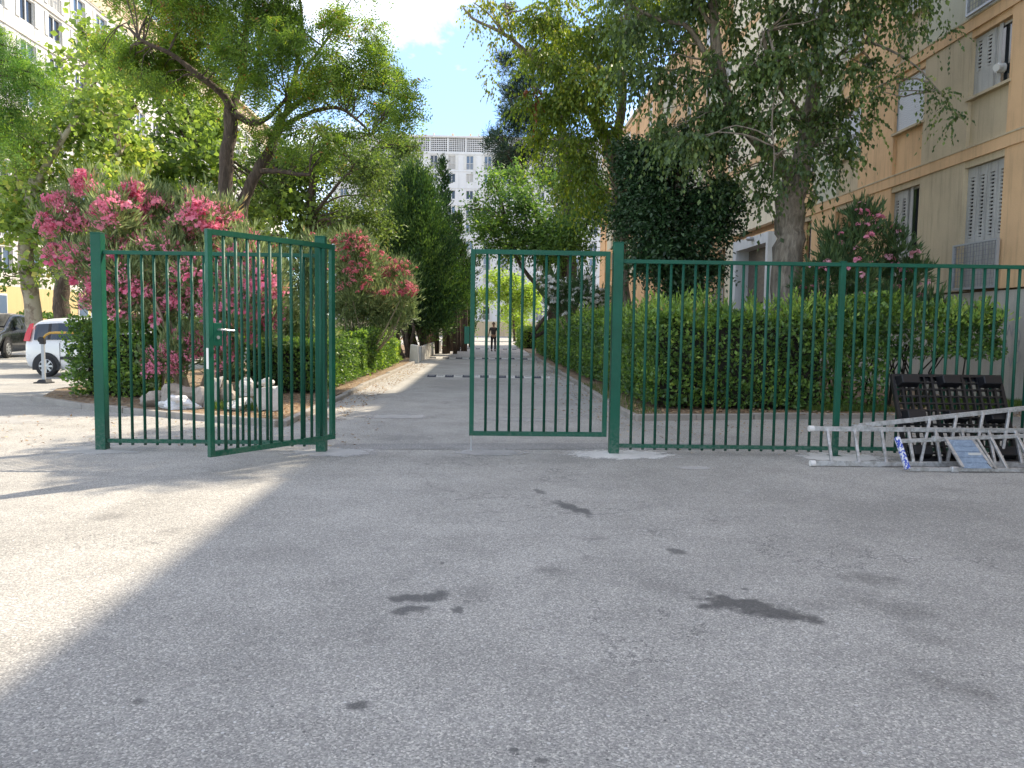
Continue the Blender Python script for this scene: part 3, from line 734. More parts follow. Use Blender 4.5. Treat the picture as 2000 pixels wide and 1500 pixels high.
mb = MB(); B(mb, -26, 34, -.25, .12, 30.3, 30.62); B(mb, -26.3, 34.3, -14, .35, 32.95, 33.25); B(MB(), -26, 34, -14, -.8, 30.6, 32.95).build('loft_wall', m_dark, fb, world=True)  # loft wall near-black: the shade behind the lattice is put into its colour
for i in range(21): B(mb, -26 + 3 * i - .13 + 1.1, -26 + 3 * i + .13 + 1.1, -.3, .1, 30.62, 32.95)
mb.build('roof', m_far, fb, world=True)
lat = MB(); Bl = box_on('y-', 0)
for i in range(9): Bl(lat, .30 * i + .04, .30 * i + .13, -.12, .03, 0, 2.33)
for j in range(8): Bl(lat, .04, 2.70, -.11, .02, .325 * j, .325 * j + .10)
lm = lat.mesh('lattice_screen', m_far)
for i in range(20):
    x = -26 + 3 * i + 1.23
    link('lattice_screen', lm, fb, (x - 4, 0, 30.62))
mb = MB()
for x, w in ((-14.6, 1.3), (-6.2, .55), (-3.2, .5), (-9.4, .3), (-1.8, .3), (2.5, .6), (9, .6)):
    c = MB(); c.box(x - w / 2, x + w / 2, 133, 134.2, 33.25, 33.75); c.box(x - w / 3, x + w / 3, 133.1, 134.1, 33.75, 34.2); c.build('chimney', m_ivy, fb, world=True)
# the near end of the far building steps forward left of the lane
LZ = [26.1 - 2.8 * k for k in range(9)]
fl = [(LZ[k] - 2.8, LZ[k], 'open' if k % 2 else 'french', 1.7, 1.6 if k % 2 else 2.1, .9 if k % 2 else .3) for k in range(8)]
lb, B = facade('apartment_building', 'long ivory apartment building with a louvred top gallery behind the plane trees', 'x+', -31, 34, 118, 26.1, fl, 3.35, (-31, 76, 0), (m_left, m_frame), 'apartment building', u_first=37.3)
mb = MB(); B(mb, 34, 118, -14, .3, 28.75, 29.05); B(mb, 34, 118, -.25, .10, 26.1, 26.9); B(mb, 34, 118, -14, -2, 26.1, 28.75)
for i in range(26): B(mb, 34 + 3.35 * i - .16, 34 + 3.35 * i + .16, -.25, .08, 26.9, 28.75)
mb.build('roof', m_ivy, lb, world=True)
mb = MB()
for j in range(9): B(mb, 34, 118, -.12, -.04, 26.98 + .2 * j, 27.06 + .2 * j)
mb.build('louvre', m_ivy, lb, world=True)
B(MB(), 34, 118, -.25, .02, 0, 3.7).build('ground_floor', m_yel, lb, world=True)
gw = box_on('x+', 0); mbw = gw(gw(MB(), 0, 1.4, .02, .08, 0, 2.0), .1, 1.3, .08, .10, .1, 1.9); gme = mbw.mesh('window', m_frame); gpm = gw(MB(), .12, 1.28, .10, .115, .12, 1.88).mesh('pane', m_glass_b)
for i in range(18):
    o = link('window', gme, lb, (0, 36 + 3.35 * i - 76, 1.2)); link('pane', gpm, o)
# ---------------------------------------------------------------- vegetation
def kn(*p): return [tuple(q) for q in p]
# left of the lane ------------------------------------------------
T1 = clump_rows([(330, 30, 62), (420, 40, 60), (505, 30, 60), (590, 40, 60), (680, 50, 52), (735, 75, 40), (300, 100, 50), (370, 105, 55), (470, 120, 52), (560, 110, 60), (650, 125, 58), (722, 135, 46),
                 (245, 130, 40), (415, 165, 42), (520, 180, 45), (600, 175, 50), (690, 180, 44), (762, 180, 45), (800, 195, 30), (785, 232, 34), (742, 215, 34), (335, 160, 38), (560, 240, 32), (500, 265, 26),
                 (400, -70, 90), (550, -80, 100), (690, -50, 60), (280, -50, 70), (470, -190, 90), (205, 80, 30), (290, 165, 30), (640, 270, 28), (690, 275, 24), (735, 262, 22), (620, 305, 28), (575, 318, 24)], 18.5, dy=1.0, tint=.5)
tree('locust_tree', 'tall locust tree with two dark leaning trunks and feathery leaves behind the big pink oleander', (-6.45, 18.5, 0), 18.5, [
    ([(437, 752), (439, 620), (438, 430), (443, 330), (448, 255), (452, 212)], .19, .15), ([(452, 212), (430, 180, 18.3), (380, 140, 17.9), (330, 105, 17.6), (270, 75, 17.4)], .11, .03),
    ([(452, 215), (470, 160, 18.8), (478, 70, 19), (492, -30, 19.2)], .11, .05), ([(456, 222), (490, 238), (520, 232, 18.4), (560, 190, 18.2)], .10, .04),
    ([(458, 752, 18.7), (466, 560, 18.7), (472, 430, 18.7), (480, 385, 18.7), (502, 338, 18.7), (524, 300, 18.8), (540, 262, 18.9), (552, 225, 19)], .165, .11),
    ([(552, 228, 19), (590, 195, 19), (635, 165, 19.1), (690, 168, 19.2), (745, 178, 19.3), (790, 200, 19.3)], .08, .02), ([(545, 250, 18.9), (600, 222, 18.6), (655, 210, 18.4), (695, 232, 18.3), (725, 262, 18.3)], .07, .02),
    ([(505, 334, 18.7), (545, 334, 18.4), (580, 340, 18.2), (606, 342, 18.1)], .07, .035), ([(560, 215, 19), (580, 130, 19.2), (590, 60, 19.3), (584, -20, 19.4)], .08, .03), ([(585, 150, 19.2), (630, 90, 19), (650, 60, 19)], .05, .02)],
    T1, m_l_locust, m_bark_dark, mode='pinnate', k=12, ls=.42, leaf=.085, aspect=.34, dens=.85, droop=.35, up=.15, br=.020)
PLA = clump_rows([(35, 300, 66), (100, 265, 56), (160, 195, 46), (172, 245, 56), (70, 380, 66), (150, 345, 56), (25, 455, 55), (95, 455, 45), (225, 205, 50), (232, 290, 56), (30, 530, 30), (190, 415, 46), (110, 180, 34), (190, 130, 34), (160, 70, 30), (130, 130, 25), (75, 520, 22), (240, 360, 44)], 25, dy=1.5, tint=.55)
tree('plane_tree', 'plane tree with mottled pale trunk standing between the dark car and the white car', (-14.7, 25, 0), 25, [
    ([(78, 712), (70, 640), (58, 560), (52, 500), (58, 430), (70, 350)], .27, .20), ([(70, 360), (110, 290), (160, 210), (170, 110)], .13, .04), ([(62, 400), (30, 330), (10, 250)], .11, .05), ([(60, 420), (120, 380), (180, 340), (235, 300)], .09, .03)],
    PLA, m_l_plane, m_bark_plane, k=6, ls=.75, leaf=.19, aspect=.85, dens=.80, droop=.15, br=.05)
PLB = clump_rows([(255, 335, 62), (335, 255, 62), (325, 345, 66), (400, 305, 56), (385, 390, 56), (300, 405, 46), (205, 100, 40), (270, 190, 50), (350, 200, 36), (185, 310, 50), (520, 400, 40), (440, 440, 30), (415, 245, 40), (490, 440, 34), (560, 425, 38), (230, 440, 40), (395, 200, 30)], 30, dy=2, tint=.42)
tree('plane_tree', 'darker plane tree whose forked trunk shows against the yellow wall above the white car', (-16.5, 31, 0), 31, [
    ([(128, 690, 31), (122, 600, 31), (126, 540, 31), (150, 480, 31), (215, 400, 31)], .34, .22), ([(126, 560, 31), (100, 520, 31), (70, 480, 31)], .14, .05), ([(150, 480, 31), (165, 420, 31), (200, 330, 31), (260, 220, 31)], .17, .05), ([(215, 400, 31), (300, 340, 31), (380, 300, 31)], .14, .05)],
    PLB, m_l_plane, m_bark_dark, k=6, ls=.9, leaf=.22, aspect=.85, dens=.9, droop=.15, br=.06)
tree('mimosa_tree', 'bright green feathery crown hanging over the parked cars', (-11.2, 14.2, 0), 13.5, [([(None, -11.2, 14.2, 0), (None, -11.0, 14.0, 3), (None, -10.6, 13.8, 6), (None, -9.2, 13.5, 7.2)], .15, .05)],
     clump_rows([(10, 100, 44), (50, 130, 38), (25, 165, 42), (75, 160, 24), (5, 225, 28), (-60, 120, 90), (-50, 230, 70), (20, 250, 18)], 13.5, dy=.5, tint=.5), m_l_fern, m_bark_dark, mode='pinnate', k=16, ls=.42, leaf=.06, aspect=.22, dens=.9, droop=.5, up=.2)
tree('ash_tree', 'olive green leafy tree behind the second oleander, in front of the conifers', (-6.9, 29, 0), 29, [
    ([(600, 712), (604, 560), (606, 420), (612, 330)], .2, .10), ([(606, 430), (660, 360), (700, 320)], .09, .03), ([(606, 420), (560, 360), (540, 330)], .08, .03)],
    clump_rows([(580, 305, 58), (560, 385, 56), (622, 325, 58), (690, 335, 56), (640, 405, 58), (700, 405, 50), (590, 445, 46), (540, 335, 46), (505, 395, 44), (622, 265, 36), (733, 305, 46), (680, 455, 34), (740, 440, 30), (770, 275, 26), (800, 300, 24)], 29, dy=2, tint=.42), m_l_olive, m_bark_dark, k=7, ls=.7, leaf=.13, aspect=.5, dens=.72, br=.045)
tree('ash_tree', 'greyish green tree showing above the cypresses, next to the white block', (-5.6, 46, 0), 46, [([(770, 690), (775, 500), (785, 380)], .22, .08)],
    clump_rows([(770, 335, 46), (802, 372, 40), (745, 372, 46), (790, 300, 22), (735, 330, 30), (830, 350, 20)], 46, dy=2, tint=.38), m_l_olive, m_bark_dark, k=7, ls=.9, leaf=.19, aspect=.5, dens=.7, br=.06)
tree('plane_tree', 'plane tree farther back, its leaves filling the space over the second oleander', (-13, 39, 0), 39, [([(450, 690), (452, 560), (455, 420)], .25, .12)],
    clump_rows([(430, 330, 60), (360, 440, 60), (300, 500, 50), (450, 480, 55), (530, 500, 50), (250, 520, 40), (600, 500, 45), (560, 330, 45), (130, 520, 36), (210, 500, 46), (640, 470, 40), (20, 380, 60), (420, 560, 60), (520, 570, 60)], 39, dy=2, tint=.30), m_l_olive, m_bark_dark, k=6, ls=1.1, leaf=.26, aspect=.7, dens=.8, br=.07)

def cypress(label, Y, px, base_py, top_py, half_px, tint, arms=0, base_z=1.0, prof=None, gap=.0):
    c = at(px, base_py, Y); H = at(px, top_py, Y)[2]; R = half_px / 1500 * Y
    rows = []; n = 46
    for i in range(n):
        t = (i + .5) / n; z = base_z + (H - base_z) * t
        w = R * (prof(t) if prof else (math.sin(min(1, t * 2.4 + .25) * PI / 2) * (1 - max(0, t - .25) / .75) ** .75))
        for j in range(max(2, int(7 * w / R))):
            a = rng.uniform(0, 2 * PI); q = w * rng.uniform(.45, .9)
            rows.append([c[0] + q * math.cos(a), Y + q * math.sin(a), z + rng.normal(0, .1), R * .20, R * .20, R * .40, tint + rng.normal(0, .22)])
    for i in range(arms):
        t = rng.uniform(.1, .75); a = rng.choice([0, .3, -.3, PI, 2.8]) + rng.normal(0, .2); z = base_z + (H - base_z) * t
        for s in (.9, 1.15, 1.4): rows.append([c[0] + R * s * math.cos(a), Y + R * s * math.sin(a), z + R * .35 * (s - .8), R * .22, R * .22, R * .22, tint + .1])
    rows = np.array(rows)
    b = Vector((c[0], Y, 0)); t = thing('cypress_tree', label, 'cypress', b, 0, 'conifers beside the low concrete wall'); mb = MB()
    for i in range(7):
        x = c[0] + rng.normal(0, R * .3); y = Y + rng.normal(0, R * .25)
        mb.tube([(x, y, 0), (x + rng.normal(0, .06), y, base_z), (x * .5 + c[0] * .5, Y, base_z + (H - base_z) * rng.uniform(.4, .75))], [.12, .10, .03], 7)
    mb.build('trunk', m_bark_red if tint > .5 and arms else m_bark_dark, t, world=True, smooth=True)  # dark bark paints in the shade under the crown, reddish bark the sunlit trunks
    P, D, N, Ln, W, T = sprays(rows, 'up', k=6, ls=.45 * R / 1.6, leaf=.14, aspect=.40, dens=.30, up=.9, droop=-.1, shell=.3)
    link('crown', leaf_mesh('crown', P - np.array(b), D, N, Ln, W, T, m_l_cyp), t); return t
cypress('broad dense cypress, the nearest and fullest of the conifers along the lane', 37, 803, 690, 358, 112, .42, base_z=1.25, prof=lambda t: (min(1, .62 + t * 1.6) * (1 - max(0, t - .18) / .82) ** .72))
cypress('slender dark cypress with a thin pointed tip rising above its broad neighbour', 42, 862, 686, 318, 36, .22, 3, base_z=2.2)
cypress('ragged cypress with side arms reaching over the lane', 47, 893, 682, 420, 30, .30, 8, base_z=2.4)
cypress('low ragged conifer farthest along the lane, lit yellow at its foot', 56, 912, 676, 520, 22, .75, 4, base_z=1.0)
# low fine-stemmed screen behind the wall: near stems painted dark for shade, far ones reddish for sun
# 
for i, (x, y) in enumerate([(-3.9, 33.5), (-3.6, 35.0), (-3.7, 39.0), (-3.5, 41), (-3.3, 43.5), (-3.6, 46), (-3.3, 49)]):
    mb = MB(); t = thing('bare_stem', 'bare reddish conifer stems behind the low wall, ' + ('nearest the white block', 'second clump from the block', 'third clump from the block', 'fourth clump from the block', 'fifth clump from the block', 'sixth clump from the block', 'at the far end of the wall')[i], 'tree stem', (x, y, 0), 0, 'bare stems behind the low wall')
    for j in range(3): mb.tube([(x + rng.normal(0, .2), y + rng.normal(0, .3), 0), (x + rng.normal(0, .15), y + rng.normal(0, .3), 1.3), (x + rng.normal(0, .25), y + rng.normal(0, .3), 2.9)], [.09, .075, .05], 6)
    mb.build('stem', m_bark_red if i > 3 else m_bark_dark, t, world=True, smooth=True)

def blossom_mesh(name, m, n=9, R=.062):
    P = []; 
    for i in range(n):
        c = rdir(1)[0] * R * rng.uniform(.35, 1.0); c[2] = abs(c[2]) * .8; nn = norm(c[None] + np.array([[0, 0, .02]]))[0]
        u = np.cross(nn, [0.3, .2, 1]); u /= np.linalg.norm(u); v = np.cross(nn, u)
        for k in range(5):
            a = 2 * PI * k / 5 + i; d = u * math.cos(a) + v * math.sin(a) + nn * .35; P.append((c, d, nn))
    P = [np.array([p[i] for p in P]) for i in range(3)]
    return leaf_mesh(name, P[0], P[1], P[2] + rdir(len(P[0])) * .1, .030, .027, np.full(len(P[0]), .5), m, .1)
def oleander(label, base, rows, lm, bm, n_bl, leaf=.14, dens=.75, bl_scale=1.0, box=None, group='oleander bushes', k=8, ls=.34, bms=None, kind_name='oleander_bush', bias=(0.1, -.75, .55), extra=0):
    b = np.array(base, float); t = thing(kind_name, label, 'oleander', base, 0, group); mb = MB()
    for i in range(14):
        c = rows[rng.integers(len(rows))][:3]
        mb.tube([b + [rng.normal(0, .25), rng.normal(0, .2), 0], (b + c) / 2 + rng.normal(0, .12, 3), c], [.035, .022, .01], 5)
    mb.build('stem', m_twig, t, world=True)
    P, D, N, Ln, W, T = sprays(rows, 'up', k=k, ls=ls, leaf=leaf, aspect=.17, dens=dens, up=.5, droop=.0, shell=.5)
    link('foliage', leaf_mesh('foliage', P - b, D, N, Ln, W, T, lm), t)
    ms = [blossom_mesh('blossom', bm, nn, .062) for nn in (7, 10, 14)]
    done = 0; R = np.array(rows); bd = np.array(bias)
    while done < n_bl:
        c = R[rng.integers(len(R))]; d = norm((rdir(1) + bd))[0]; p = c[:3] + d * c[3:6] * rng.uniform(1.02, 1.25)
        if box is not None and not box(p): continue
        if ((((p - R[:, :3]) / R[:, 3:6]) ** 2).sum(1) < .55).any(): continue
        s = rng.uniform(.65, 1.45) * bl_scale
        link('blossom', ms[done % 3], t, tuple(p - b), (rng.uniform(-.8, .3), rng.uniform(-.4, .4), rng.uniform(0, 6)), (s, s, s)); done += 1
    if extra:
        A = [[] for _ in range(6)]
        for _ in range(extra * 6):
            if len(A[0]) >= extra: break
            c = R[rng.integers(len(R))]; d = norm((rdir(1) + bd))[0]; p = c[:3] + d * c[3:6] * rng.uniform(1.0, 1.25)
            if (box is not None and not box(p)) or ((((p - R[:, :3]) / R[:, 3:6]) ** 2).sum(1) < .5).any(): continue
            n_ = 30; q = p + rdir(n_) * rng.uniform(.02, .062, (n_, 1)) * bl_scale
            A[0].append(q); A[1].append(norm(q - p)); A[2].append(rdir(n_)); A[3].append(np.full(n_, .034 * bl_scale)); A[4].append(np.full(n_, .030 * bl_scale)); A[5].append(np.full(n_, .5))
        A = [np.concatenate(a) for a in A]
        tag(link('blossoms', leaf_mesh('blossoms', A[0] - b, A[1], A[2], A[3], A[4], A[5], bm, .1), t), kind='stuff')
    return t
O1 = clump_rows([(150, 420, 40), (165, 365, 22), (225, 410, 45), (290, 430, 55), (360, 440, 50), (430, 470, 45), (130, 490, 42), (205, 500, 55), (290, 520, 60), (380, 540, 60), (460, 540, 50), (180, 570, 45), (260, 600, 50), (350, 620, 55), (430, 620, 50), (500, 580, 40), (490, 510, 35), (110, 440, 22), (340, 690, 45), (420, 690, 45), (530, 620, 34), (265, 375, 18), (390, 395, 22), (300, 395, 30), (480, 470, 28), (440, 430, 26), (490, 520, 40), (525, 560, 34), (480, 640, 40), (400, 430, 34)], 14.6, dy=.7, tint=.5)
oleander('largest oleander, covered all over in pink flowers, behind the open gate leaf', (-5.7, 14.6, .05), O1, m_l_ole, m_pink, 298, leaf=.16, dens=1.3, bl_scale=1.45, extra=850)
O2 = clump_rows([(690, 500, 38), (730, 515, 40), (770, 545, 36), (660, 545, 45), (715, 565, 50), (765, 590, 44), (690, 610, 45), (740, 625, 40), (650, 600, 40), (795, 580, 22), (640, 500, 34), (670, 475, 18), (795, 610, 20)], 23.5, dy=.9, tint=.45)
oleander('rounded oleander with small red-pink flowers above the clipped hedge beside the lane', (-3.9, 23.5, .05), O2, m_l_ole, m_pink2, 290, leaf=.17, dens=1.1, bl_scale=1.2, extra=220, k=7, box=lambda p: p[2] > 2.35)
O2b = clump_rows([(560, 520, 44), (590, 560, 50), (610, 500, 34), (540, 590, 45), (600, 610, 40), (560, 650, 40), (520, 540, 34), (620, 645, 28)], 18.6, dy=.8, tint=.35)
oleander('sparse oleander with few fading flowers between the two full ones', (-4.9, 18.8, .05), O2b, m_l_ole, m_pink2, 26, leaf=.16, dens=.9, k=7)
O3 = clump_rows([(1640, 470, 44), (1690, 450, 40), (1740, 480, 42), (1600, 520, 38), (1660, 530, 50), (1720, 540, 50), (1775, 530, 34), (1640, 590, 50), (1710, 600, 55), (1780, 590, 45), (1830, 600, 34), (1590, 580, 34), (1690, 430, 20)], 15.6, dy=.5, tint=.4)
oleander('dark oleander with scattered large pink flowers in front of the ochre facade', (7.3, 15.8, .05), O3, m_l_ole_d, m_soft, 64, leaf=.17, dens=.85, bl_scale=1.35, k=9, ls=.28, bias=(0, -1.1, .35))
O4 = clump_rows([(1070, 570, 26), (1100, 560, 28), (1140, 570, 28), (1175, 590, 22), (1090, 600, 26), (1150, 605, 26), (1120, 590, 26)], 26, dy=.6, tint=.3)
oleander('white flowering oleander behind the hedge, seen through the closed gate leaf', (3.3, 26, .05), O4, m_l_ole_d, m_wpet, 120, leaf=.17, dens=.8, bl_scale=1.75)

# right of the lane -----------------------------------------------
T2 = clump_rows([(1250, 60, 55), (1330, 40, 55), (1420, 35, 45), (1500, 60, 55), (1580, 40, 55), (1650, 45, 46), (1240, 140, 50), (1310, 150, 55), (1390, 135, 46), (1470, 150, 55), (1550, 135, 52), (1635, 120, 55), (1695, 125, 32),
                 (1280, 230, 50), (1360, 230, 56), (1440, 240, 56), (1520, 240, 50), (1600, 215, 46), (1655, 200, 38), (1705, 190, 22), (1620, 290, 30), (1490, 310, 44), (1425, 335, 34), (1580, 330, 26), (1550, 300, 34), (1650, 262, 28), (1340, 290, 44), (1600, 380, 16), (1635, 305, 18), (1695, 240, 18), (1490, 380, 22), (1470, 120, 50), (1560, 60, 45), (1230, 20, 40)], 16.3, dy=1.0, tint=.42)
TW = clump_rows([(1760, 60, 22, 15.8), (1770, 130, 16, 15.6), (1800, 160, 14, 15.5), (1835, 180, 11, 15.4), (1850, 205, 8, 15.4), (1790, 65, 12, 15.6), (1855, 60, 7, 15.6), (1730, 150, 18, 15.6), (1860, 235, 4, 15.4), (1735, 15, 20, 15.8)], 15.6, tint=.4)
UP = np.array([[x, y, z, r, r, r * .8, .45] for x, y, z, r in ((5, 15.5, 9, 1.5), (7, 16, 9.3, 1.6), (3.6, 15.6, 9.2, 1.3), (8.3, 16, 8.8, 1.2), (5.8, 17.5, 10.8, 1.7), (3.2, 15, 10.2, 1.1), (7.6, 17, 11, 1.4), (4.4, 16.6, 11.6, 1.3), (2.2, 14.2, 8.9, .7), (3.4, 13.9, 9.7, 1.0), (4.7, 14.6, 11, 1.1), (5.6, 15, 12, 1.2), (4.2, 13.6, 10.4, .6))])
tree('poplar_tree', 'big poplar with thick pale furrowed trunk and drooping branches, before the building entrance', (6.65, 17, 0), 16.6, [
    ([(None, 6.62, 17, -.05), (1535, 690, 17), (1537, 560, 17), (1541, 470, 17), (1545, 400, 17), (1556, 345, 17)], .35, .30), ([(1552, 355, 17), (1515, 310, 16.8), (1450, 240, 16.6), (1412, 170, 16.5), (1398, 80, 16.4), (1385, -40, 16.3)], .19, .09),
    ([(1558, 350, 17), (1575, 270, 17.1), (1588, 170, 17.2), (1602, 60, 17.3), (1625, -60, 17.4)], .22, .10), ([(1412, 175, 16.5), (1350, 60, 16.3), (1290, 40, 16.1), (1230, 10, 16)], .07, .025), ([(1400, 60, 16.4), (1370, 20, 16.3), (1350, -30, 16.2)], .06, .03),
    ([(1590, 160, 17.2), (1660, 90, 16.6), (1720, 90, 16), (1790, 130, 15.6), (1840, 185, 15.4)], .05, .012), ([(1580, 240, 17.1), (1530, 180, 16.4), (1500, 120, 15.8), (1490, 60, 15.6)], .07, .03),
    ([(1500, 60, 15.6), (1512, 105, 15.2), (1524, 150, 15.1), (1512, 190, 15.1), (1508, 240, 15.1), (1512, 300, 15.1), (1510, 350, 15.1)], .030, .010), ([(1495, 55, 15.6), (1485, 90, 15.2), (1475, 120, 15.2), (1462, 132, 15.2)], .016, .006), ([(1480, 60, 15.6), (1492, 110, 15.2), (1490, 150, 15.2)], .014, .006)],
    np.concatenate([T2, UP]), m_l_poplar, m_bark_grey, mode='droop', k=9, ls=.55, leaf=.11, aspect=.64, dens=.60, droop=.9, up=.0, br=.022, extra_twigs=1)
t = bpy.data.objects['poplar_tree']; b = np.array(t.location)
P, D, N, Ln, W, T = sprays(TW, 'droop', k=9, ls=.5, leaf=.085, aspect=.62, dens=.30, droop=.7)
link('foliage', leaf_mesh('foliage', P - b, D, N, Ln, W, T, m_l_poplar), t)
T3 = clump_rows([(1120, 60, 55), (1050, 40, 46), (995, 15, 30), (1180, 80, 55), (1030, 100, 30), (1070, 140, 46), (1130, 150, 56), (1185, 180, 46), (1045, 195, 36), (1110, 225, 56), (1165, 260, 46), (1060, 255, 38), (1110, 300, 46), (1155, 330, 42), (1105, 350, 36), (1180, 385, 24), (1150, 390, 22), (1090, 20, 50), (1200, 130, 50)], 19.5, dy=.9, tint=.48)
UP3 = np.array([[x, y, z, r, r, r * .8, .45] for x, y, z, r in ((3.6, 20.5, 9.6, 1.3), (4.6, 21, 10.6, 1.4))])
tree('poplar_tree', 'second poplar leaning over the lane, yellowing leaves and a bare branch against the sky', (4.1, 21.5, 0), 20.5, [
    ([(None, 4.1, 21.5, 0), (1215, 560, 21.5), (1212, 400, 21.3), (1197, 300, 21), (1180, 265, 20.8), (1160, 232, 20.5)], .24, .16), ([(1160, 232, 20.5), (1115, 180, 20), (1060, 135, 19.6), (1010, 85, 19.2), (978, 62, 19), (930, 40, 18.8), (905, 15, 18.7)], .10, .02),
    ([(985, 66, 19), (968, 35, 19), (950, -5, 19)], .035, .014), ([(978, 60, 19), (955, 28, 18.9), (925, 5, 18.9)], .028, .012), ([(1005, 82, 19.2), (992, 40, 19.1), (985, -10, 19)], .03, .015),
    ([(1198, 300, 21), (1215, 200, 20.6), (1220, 80, 20.4), (1230, -40, 20.3)], .15, .07), ([(1160, 232, 20.5), (1172, 150, 20.2), (1150, 40, 20)], .09, .03)],
    np.concatenate([T3, UP3]), m_l_poplar_l, m_bark_grey, mode='droop', k=8, ls=.6, leaf=.095, aspect=.6, dens=.62, droop=.8, br=.024)
t = bpy.data.objects['poplar_tree.001']; b = np.array(t.location)
HG = clump_rows([(960, 90, 7), (958, 120, 7), (954, 150, 7), (955, 175, 6), (930, 50, 8), (925, 20, 10), (965, 15, 16), (945, 5, 14), (1000, 55, 18), (912, 15, 6)], 18.9, tint=.8)
P, D, N, Ln, W, T = sprays(HG, 'droop', k=6, ls=.3, leaf=.08, aspect=.55, dens=.5, droop=.8)
link('foliage', leaf_mesh('foliage', P - b, D, N, Ln, W, T, m_l_poplar_l), t)
P, D, N, Ln, W, T = sprays(clump_rows([(1040, 180, 13), (1050, 190, 10)], 19.0), 'droop', k=7, ls=.4, leaf=.10, aspect=.5, dens=.6, droop=.8)
tag(link('foliage', leaf_mesh('foliage', P - b, D, N, Ln, W, T, m_l_rust), t), 'withered rust brown branch')
T4 = clump_rows([(1300, 300, 66), (1375, 310, 55), (1260, 365, 55), (1335, 385, 66), (1395, 400, 42), (1290, 440, 62), (1365, 460, 56), (1240, 430, 42), (1320, 510, 52), (1378, 512, 34), (1272, 500, 42), (1318, 562, 30), (1350, 560, 24), (1235, 320, 42), (1415, 440, 18), (1408, 370, 26)], 18.2, dy=.5, tint=.4)
tree('evergreen_tree', 'very dark glossy evergreen with a dense crown reaching down to the hedge top', (4.55, 18.4, 0), 18.3, [([(1318, 745), (1318, 600), (1322, 500), (1325, 380), (1322, 300)], .16, .08)],
    T4, m_l_ever, m_bark_dark, k=7, ls=.45, leaf=.105, aspect=.52, dens=1.5, droop=.3, br=.03)
T5 = clump_rows([(985, 265, 40), (1010, 310, 40), (970, 320, 26), (1035, 255, 40), (1000, 180, 34), (1040, 110, 40), (1000, 240, 34), (980, 290, 34), (1040, 300, 44), (1095, 290, 48), (1000, 335, 30), (1022, 170, 38), (1080, 130, 56), (1060, 220, 48), (1130, 200, 56), (995, 125, 26), (1150, 330, 46), (968, 262, 22), (1080, 340, 38), (1060, 60, 40), (985, 200, 24), (1160, 120, 40)], 45, dy=2, flat=.55, tint=.42)
tree('pine_tree', 'dark pine with layered branches standing beside the white block, right of the sky gap', (5.3, 45, 0), 45, [([(1120, 690), (1112, 500), (1105, 350), (1090, 200), (1085, 100), (1080, 40)], .5, .14), ([(1105, 350), (1040, 310), (985, 290)], .12, .04), ([(1100, 300), (1050, 230), (1000, 230)], .12, .04), ([(1112, 430), (1070, 350), (1020, 340)], .1, .04)],
    T5, m_l_pine, m_bark_dark, mode='needle', k=12, ls=.5, leaf=.24, aspect=.12, dens=.9, up=.3, droop=-.1, br=.07)
T6 = clump_rows([(970, 370, 34), (1020, 375, 42), (1080, 370, 46), (945, 415, 26), (1010, 430, 46), (1080, 440, 52), (1140, 420, 46), (962, 460, 32), (1030, 480, 38), (1120, 485, 40), (1145, 372, 38), (930, 400, 16), (1060, 500, 30), (985, 495, 22), (1000, 350, 26)], 36, dy=2, tint=.45)
tree('elm_tree', 'leafy elm with several dark leaning trunks behind the white oleander', (3.4, 36, 0), 36, [([(1085, 700), (1082, 600), (1075, 540), (1060, 480), (1050, 420)], .32, .14), ([(1090, 700, 36.4), (1098, 560, 36.4), (1102, 470, 36.4), (1105, 400, 36.4)], .30, .14),
    ([(1080, 600), (1050, 560), (1018, 520), (1000, 480), (990, 440)], .13, .05), ([(1078, 640), (1040, 655, 35.6), (1090, 580, 35.6), (1070, 560, 35.6)], .10, .06), ([(1100, 500, 36.4), (1130, 470, 36.4), (1150, 430, 36.4)], .12, .05)],
    T6, m_l_elm, m_bark_dark, k=7, ls=.8, leaf=.17, aspect=.5, dens=.9, br=.05)
tree('lime_tree', 'small sunlit yellow-green tree at the far end of the lane, above the person', (2.6, 84, 0), 84, [([(1005, 668), (1003, 630), (1000, 590)], .16, .08)],
    clump_rows([(955, 565, 26), (985, 590, 32), (1015, 560, 30), (975, 545, 26), (1030, 590, 26), (1000, 615, 24), (1040, 560, 24), (1015, 635, 22)], 84, dy=2, tint=.6), m_l_lime, m_bark_dark, k=6, ls=1.0, leaf=.28, aspect=.55, dens=.8, br=.05)
tree('lime_tree', 'small light green tree past the last conifer on the left kerb', (-2.9, 66, 0), 66, [([(906, 672), (906, 640), (908, 600)], .12, .06)],
    clump_rows([(908, 610, 18), (900, 640, 14), (914, 585, 14), (916, 640, 10)], 66, tint=.45), m_l_elm, m_bark_dark, k=6, ls=.8, leaf=.22, aspect=.5, dens=.8, br=.04)

